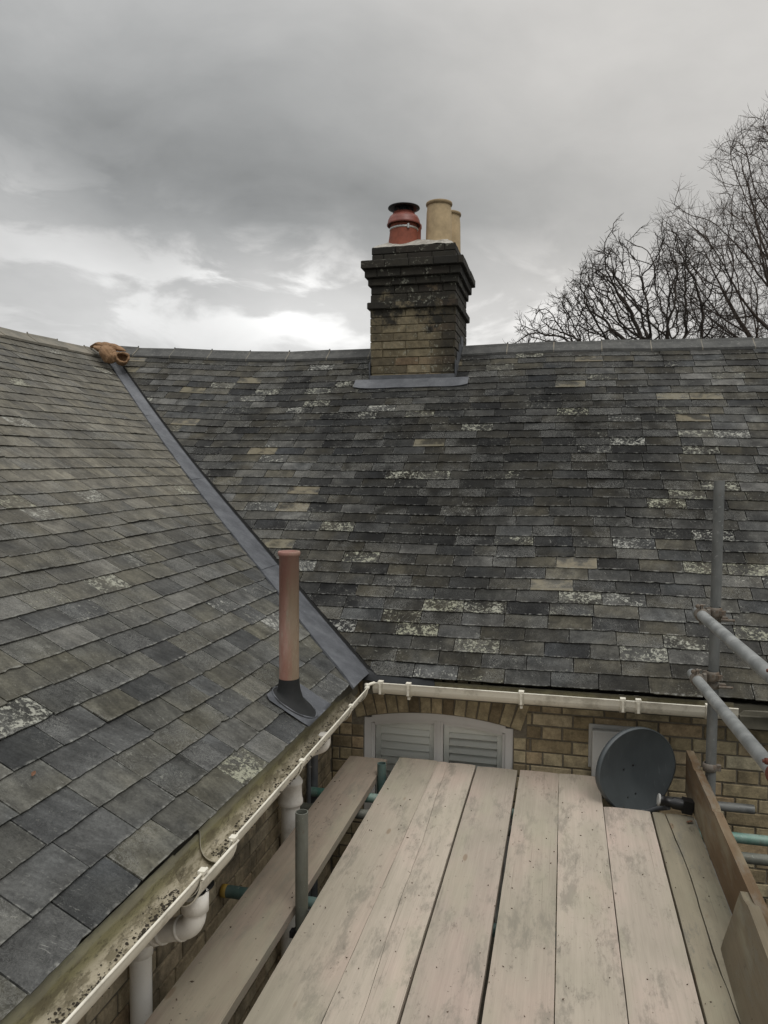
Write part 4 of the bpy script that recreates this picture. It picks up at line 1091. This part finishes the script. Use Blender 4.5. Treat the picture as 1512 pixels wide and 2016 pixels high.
# ------------------------------------------------------------------ scaffold tubes and couplers
def coupler(parent, c, ax1, ax2, off, m, seed=0):
    """band round a tube on axis ax1 at c, second band on axis ax2 offset by off"""
    mb = MB(); c = Vector(c); ax1 = ax1.normalized(); ax2 = ax2.normalized(); off = Vector(off)
    for (p, ax, other) in ((c, ax1, off), (c + off, ax2, -off)):
        mb.lathe(p, [(.0245, -.024), (.030, -.022), (.0315, -.010), (.0315, .010), (.030, .022), (.0245, .024)], 20, axis=ax)
        outv = (-other).normalized(); sd_ = ax.cross(outv).normalized()
        q = p + sd_ * .036; mb.obox(q, sd_, outv, ax, .012, .009, .017)
        mb.tube([q - outv * .026 + sd_ * .006, q + outv * .042 + sd_ * .006], .0052, 8); mb.lathe(q + outv * .030 + sd_ * .006, [(0, -.006), (.010, -.006), (.011, .002), (.010, .006), (0, .007)], 6, axis=outv)
        mb.obox(p - sd_ * .036, sd_, outv, ax, .008, .014, .012)
    mid = c + off * .5; mb.obox(mid, ax1, ax1.cross(off).normalized(), off.normalized(), .020, .020, .012)
    return mb.build('coupler', m, parent)
def tubeobj(a, b, m, label, group=None, hollow=True):
    root = empty('scaffold_tube', (Vector(a) + Vector(b)) / 2 if abs(Vector(a).z - Vector(b).z) < .5 else (a[0], a[1], min(a[2], b[2])), label, 'scaffold tube', group)
    mb = MB(); mb.pipe(a, b, .02415, .0205, 24); mb.build('tube', m, root); return root
GS, GL, GT = 'upright scaffold tubes', 'guard rails', 'cross tubes under the boards'
s1 = tubeobj((.700, 3.82, GZ), (.712, 3.82, 1.61), M_GALV, 'tall grey upright scaffold tube at the right, reaching above the eaves', GS)
s2 = tubeobj((.715, 2.42, GZ), (.718, 2.42, 1.7), M_GALV, 'upright scaffold tube carrying the rail ends just beyond the right side of the view', GS)
p1 = tubeobj((-.930, 2.60, GZ), (-.930, 2.60, .37), M_GREEN, 'grey green upright tube with open top in the gap beside the lone board', GS)
p2 = tubeobj((-.937, 3.90, GZ), (-.937, 3.90, .065), M_TEAL, 'short teal upright tube end by the window', GS)
def lin(a, b, y): k = (y - a[1]) / (b[1] - a[1]); return tuple(a[i] + (b[i] - a[i]) * k for i in range(3))
A0, A1 = (.628, 3.80, .987), (.628, 2.607, 1.012); B0, B1 = (.620, 3.86, .672), (.620, 2.58, .742)
ra = tubeobj(A0, lin(A0, A1, -.9), M_GALV2, 'upper guard rail tube sloping out of view to the right', GL)
rb = tubeobj(B0, lin(B0, B1, -.9), M_GALV2, 'lower guard rail tube crossing in front of the gutter end', GL)
coupler(ra, lin(A0, A1, 3.70), Y3, Z3, (.076, .085, 0), M_RUST); coupler(rb, lin(B0, B1, 3.72), Y3, Z3, (.082, .085, 0), M_RUST)
coupler(ra, lin(A0, A1, 2.38), Y3, Z3, (.088, 0, 0), M_RUSTR); coupler(rb, lin(B0, B1, 2.36), Y3, Z3, (.092, 0, 0), M_RUSTR)
for zz in (.955, .635): 
    q = MB(); c = Vector((.706, 3.82, zz)); q.lathe(c, [(.0245, -.018), (.031, -.016), (.032, .012), (.0245, .016)], 20); q.obox(c + Vector((.040, -.01, 0)), X3, Y3, Z3, .016, .014, .010); q.tube([c + Vector((.02, -.035, .0)), c + Vector((.085, -.02, -.004))], .006, 8); q.build('coupler_band', M_RUST, s1)
q = MB(); c = Vector((.703, 3.82, .235)); q.lathe(c, [(.0245, -.02), (.031, -.018), (.032, .016), (.0245, .02)], 20); q.obox(c + Vector((.038, 0, 0)), X3, Y3, Z3, .012, .012, .014); q.build('coupler_band', M_RUST, s1)
def cross(y, z, x0_, x1_, m, label): return tubeobj((x0_, y, z), (x1_, y, z), m, label, GT)
t1 = cross(3.745, -.064, -1.30, 1.35, M_TEAL2, 'bright teal cross tube under the boards, farthest of the pair by the wall')
t2 = cross(3.575, -.075, -1.28, 1.35, M_GREEN, 'grey green cross tube just nearer than the teal one')
t3 = cross(2.745, -.064, -1.315, .95, M_TEAL, 'dark teal cross tube with a yellow end against the left wall')
q = MB(); q.lathe((-1.322, 2.745, -.064), [(0, 0), (.026, 0), (.026, .022), (.0243, .022)], 20, axis=X3); q.build('end_cap', M_YEL, t3)
t4 = cross(4.16, -.092, .45, .985, M_GALV, 'dark grey open tube end against the back wall beyond the toe board')
cross(1.2, -.064, -1.30, 1.2, M_GALV, 'cross tube under the near part of the boards')
led = tubeobj((-1.09, -.9, -.115), (-1.09, 3.98, -.115), M_GALV, 'long tube under the lone board carrying the cross tubes', GT)
led2 = tubeobj((.655, -.9, -.115), (.655, 3.98, -.115), M_GALV, 'long tube under the right edge of the deck', GT)
coupler(p1, (-.93, 2.60, -.10), Z3, X3, (0, .05, .0), M_BLKP)

# ------------------------------------------------------------------ sack on the ridge
sk = MB()
def blobtube(pts, rads): sk.tube(pts, rads, 16)
def WP(X_, Y_, Z_): return Vector((X_, Y_, Z_))
import itertools
rs_ = random.Random(6)
def cloth(pts, w, h, n=40, seed=0, folds=5, amp=.010):
    """flattened tube of cloth with lengthwise folds"""
    pts = [Vector(p) for p in pts]; m = 14; vs = []; fs = []; N = 36
    for i in range(m):
        k = i / (m - 1) * (len(pts) - 1); a = int(min(k, len(pts) - 2)); f = k - a; p = pts[a].lerp(pts[a + 1], f)
        t = (pts[a + 1] - pts[a]).normalized(); sd_ = t.cross(Z3).normalized(); upv = sd_.cross(t); q = i / (m - 1)
        e_ = max(.12, math.sin(math.pi * min(1, .06 + q * .94)) ** .45)
        for j in range(N):
            an = 2 * math.pi * j / N; rr = 1 + amp * 10 * noise.noise(Vector((math.cos(an) * folds * .5, math.sin(an) * folds * .5, q * 1.6 + seed))) * 1.3
            vs.append(p + sd_ * math.cos(an) * w(q) * e_ * rr + upv * math.sin(an) * h(q) * e_ * rr)
    for i in range(m - 1):
        for j in range(N): b_ = (j + 1) % N; fs.append((i * N + j, i * N + b_, (i + 1) * N + b_, (i + 1) * N + j))
    fs.append(tuple(range(N))[::-1]); fs.append(tuple((m - 1) * N + j for j in range(N))); sk.add(vs, fs, smooth=True)
cloth([(-4.90, 7.10, 2.972), (-4.80, 7.09, 2.992), (-4.68, 7.07, 2.968), (-4.54, 7.03, 2.935), (-4.42, 6.99, 2.895)], lambda q: .055, lambda q: .026 + .010 * math.sin(q * 3), seed=1, folds=7, amp=.022)
cloth([(-4.80, 7.02, 2.955), (-4.70, 6.98, 2.920), (-4.60, 6.93, 2.885)], lambda q: .05, lambda q: .030, seed=4, folds=6, amp=.02)
cloth([(-4.69, 7.02, 2.945), (-4.63, 6.96, 2.905), (-4.56, 6.90, 2.850), (-4.50, 6.86, 2.795), (-4.47, 6.85, 2.765)], lambda q: .045 + .040 * math.sin(q * 3), lambda q: .040 + .035 * math.sin(q * 3), seed=2, folds=6, amp=.018)
mc = Vector((-4.405, 6.90, 2.815)); mn = Vector((.62, -.74, .25)).normalized(); ma = mn.cross(Z3).normalized(); mb2 = ma.cross(mn)
rp = []
for k in range(25):
    a = 2 * math.pi * k / 24; rp.append(mc + ma * math.cos(a) * .062 * (1 + .15 * math.sin(a * 3)) + mb2 * math.sin(a) * .056 * (1 + .12 * math.cos(a * 2)))
sk.tube(rp, [.014 + .004 * math.sin(k * 2.1) for k in range(25)], 10, caps=False)
sk.lathe(mc - mn * .10, [(0, 0), (.050, .008), (.068, .045), (.066, .10), (.054, .10), (.048, .05), (0, .03)], 24, axis=mn)
so = sk.build('sack', M_HESS); rmod = so.modifiers.new('remesh', 'REMESH'); rmod.mode = 'VOXEL'; rmod.voxel_size = .006; rmod.use_smooth_shade = True
sm_ = so.modifiers.new('smooth', 'SMOOTH'); sm_.iterations = 2
tx = bpy.data.textures.new('folds', 'CLOUDS'); tx.noise_scale = .06; dm = so.modifiers.new('folds', 'DISPLACE'); dm.texture = tx; dm.strength = .014; dm.mid_level = .5
tag(so, 'crumpled brown hessian sack lying on the ridge at the top of the valley', 'sack')

# ------------------------------------------------------------------ small litter
cr = MB(); rn = random.Random(9)
for i in range(240):
    x = rn.uniform(-1.17, .62); y = rn.uniform(.6, 3.9)
    if -.965 < x < -.895: continue
    a = rn.uniform(0, 6.28); L_, w_ = rn.uniform(.0015, .0055) * (1.6 if rn.random() < .12 else 1), rn.uniform(.001, .003); ca, sa = math.cos(a), math.sin(a)
    z = .0045; P_ = [(L_, 0), (0, w_), (-L_, 0), (0, -w_)]
    vs = [(x + p * ca - q_ * sa, y + p * sa + q_ * ca, z + rn.uniform(0, .0015)) for p, q_ in P_] + [(x, y, z - .004), (x, y, z + .0015)]
    cr.add(vs, [(0, 1, 5), (1, 2, 5), (2, 3, 5), (3, 0, 5), (1, 0, 4), (2, 1, 4), (3, 2, 4), (0, 3, 4)])
tag(cr.build('crumbs', M_CRUMB), 'dark crumbs and twig bits scattered over the boards', 'debris', kind='stuff')
def leaf(c, n, u, s, label):
    mb = MB(); v = n.cross(u); pts = [(-1, 0, 0), (-.5, .35, .12), (0, .5, .05), (.6, .3, .16), (1.1, 0, .05), (.5, -.35, .1), (0, -.42, .22), (-.6, -.28, .1)]
    vs = [c + u * a * s + v * b * s + n * h * s for a, b, h in pts] + [c + n * .03 * s]; vs2 = [p - n * .001 for p in vs]
    mb.add(vs, [(i, (i + 1) % 8, 8) for i in range(8)]); mb.add(vs2, [((i + 1) % 8, i, 8) for i in range(8)]); return tag(mb.build('leaf', M_LEAF), label, 'leaf')
leaf(Pl(1.86, .475, .016), NL, (Y3 * .8 + UL * .3).normalized(), .013, 'curled rust brown dead leaf on the nearest slates')
leaf(Vector((.60, 3.70, .008)), Z3, Vector((.8, .6, 0)), .02, 'small dead leaf at the end of the split board by the toe board')

# ------------------------------------------------------------------ bare trees behind the ridge
def grow(name, base, trunk_top, env, natt, seed, step, inf, kill, m, label, thick, twig=.008, ntw=2, droop=.0, curl=.25, twl=.5, up_b=.10):
    rn = random.Random(seed); att = []
    while len(att) < natt:
        p = Vector((rn.uniform(-1, 1), rn.uniform(-1, 1), rn.uniform(-1, 1)))
        r_ = env(p, rn)
        if r_ is not None: att.append(r_)
    nodes = [Vector(base)]; par = [-1]; n0 = max(2, int((Vector(trunk_top) - Vector(base)).length / step))
    for i in range(1, n0 + 1): nodes.append(Vector(base).lerp(Vector(trunk_top), i / n0) + Vector((rn.uniform(-.06, .06), rn.uniform(-.06, .06), 0))); par.append(i - 1)
    alive = att
    grown = {}
    for it in range(160):
        kd = kdtree.KDTree(len(nodes))
        for i, p in enumerate(nodes): kd.insert(p, i)
        kd.balance(); acc = {}; rest = []
        for a in alive:
            _, i, dd = kd.find(a)
            if dd < kill: continue
            rest.append(a)
            if dd < inf: acc.setdefault(i, Vector()); acc[i] += (a - nodes[i]).normalized()
        alive = rest
        if not acc or not alive: break
        newc = 0
        for i, v in acc.items():
            k = grown.get(i, 0)
            if k >= 3: continue
            pd = (nodes[i] - nodes[par[i]]).normalized() if par[i] >= 0 else Z3
            dv_ = (v.normalized() + pd * .45 + Z3 * up_b + Vector((rn.uniform(-1, 1), rn.uniform(-1, 1), rn.uniform(-1, 1))) * curl).normalized()
            nodes.append(nodes[i] + dv_ * step); par.append(i); grown[i] = k + 1; newc += 1
        if not newc or len(nodes) > 22000: break
    N = len(nodes); kids = [[] for _ in range(N)]
    for i in range(1, N): kids[par[i]].append(i)
    w_ = [0.] * N
    for i in range(N - 1, -1, -1):
        w_[i] = 1 if not kids[i] else sum(w_[k] for k in kids[i])
    rad = [max(twig * 1.3, twig * (x ** .5) * thick) for x in w_]
    limb = MB(); crown = MB()
    # chains
    def chain(start):
        ch = [start]; cur = start
        while kids[cur]:
            nx = max(kids[cur], key=lambda k: w_[k]); ch.append(nx); cur = nx
        return ch
    stack = [0]; seen = set()
    while stack:
        s = stack.pop(); c_ = chain(s)
        pts = ([nodes[par[s]]] if par[s] >= 0 else []) + [nodes[i] for i in c_]; rs_ = ([min(rad[s], rad[par[s]])] if par[s] >= 0 else []) + [rad[i] for i in c_]
        for i in c_:
            for k in kids[i]:
                if k not in c_: stack.append(k)
        if len(pts) < 2: continue
        big = [i for i, r_ in enumerate(rs_) if r_ > twig * 6]
        cut = big[-1] + 1 if big else 0
        if cut >= 2: limb.tube(pts[:cut + 1], rs_[:cut + 1], 8, caps=False); pts, rs_ = pts[cut:], rs_[cut:]
        if len(pts) >= 2: crown.tube(pts, rs_, 4, caps=False)
    # twigs
    for i in range(n0 + 1, N):
        if rad[i] > twig * 5: continue
        k = ntw if not kids[i] else (1 if rn.random() < .8 else 0)
        dv0 = (nodes[i] - nodes[par[i]]).normalized()
        for _ in range(k):
            dv_ = (dv0 + Vector((rn.uniform(-1, 1), rn.uniform(-1, 1), rn.uniform(-1, 1))) * .9).normalized(); p = nodes[i].copy(); pts = [p.copy()]
            for q_ in range(3):
                p = p + dv_ * twl / 3 * rn.uniform(.6, 1.2); pts.append(p.copy()); dv_ = (dv_ + Vector((rn.uniform(-1, 1), rn.uniform(-1, 1), rn.uniform(-1, 1))) * .35 + Z3 * (up_b - droop)).normalized()
            crown.tube(pts, [twig * .85, twig * .7, twig * .5, twig * .35], 3, caps=False)
            if rn.random() < .8:
                j = rn.choice((1, 2)); p = pts[j].copy(); dq = (dv_ + Vector((rn.uniform(-1, 1), rn.uniform(-1, 1), rn.uniform(-1, 1))) * .9).normalized()
                crown.tube([p, p + dq * twl * .3, p + dq * twl * .45 + Z3 * .03], [twig * .6, twig * .5, twig * .35], 3, caps=False)
    root = empty(name, base, label, 'tree'); limb.build('trunk', m, root); crown.build('crown', m, root); return N
def env1(p, rn):
    if p.length > 1 or (p.z > 0 and abs(p.x) ** 1.6 + p.z ** 1.6 > 1): return None
    if p.length < .35 and rn.random() < .6: return None
    if p.z < -.45: return None
    q = Vector((1.95 + p.x * 4.3 + (.0), 29.4 + p.y * 3.2, 6.7 + p.z * 4.5))
    # lower and narrower to the left
    if p.x < -.1 and p.z > .92 + p.x * .95 + .15 * noise.noise(Vector((p.x * 4, p.y * 4, 0))): return None
    if noise.noise(q * .6) < -.22 or p.x > .88: return None
    return q
def env2(p, rn):
    if abs(p.x) ** 1.7 + abs(p.y) ** 1.8 + abs(p.z) ** 1.7 > 1: return None
    if p.length < .3 and rn.random() < .6: return None
    q = Vector((10.3 + p.x * 6.9, 33.2 + p.y * 5.5, 10.7 + p.z * 6.3))
    if noise.noise(q * .5) < -.20 or (q.x < 6.0 and q.z < 7.2 and rn.random() < .7): return None
    return q
grow('bare_tree', (3.6, 29.4, GZ), (3.4, 29.3, 2.6), env1, 4300, 4, .20, 3.2, .31, M_BARK, 'lower bare tree with twisting dark branches, nearer the chimney', 1.15, .0112, 4, curl=.44, twl=.42, up_b=.02)
grow('bare_tree', (9.2, 33.2, GZ), (9.2, 33.0, 5.0), env2, 8000, 15, .28, 4.0, .36, M_BARK2, 'tall spreading bare tree cut by the right edge of the view', 1.15, .0092, 5, curl=.15, twl=.80, up_b=.12)

print('objects', len(bpy.data.objects))
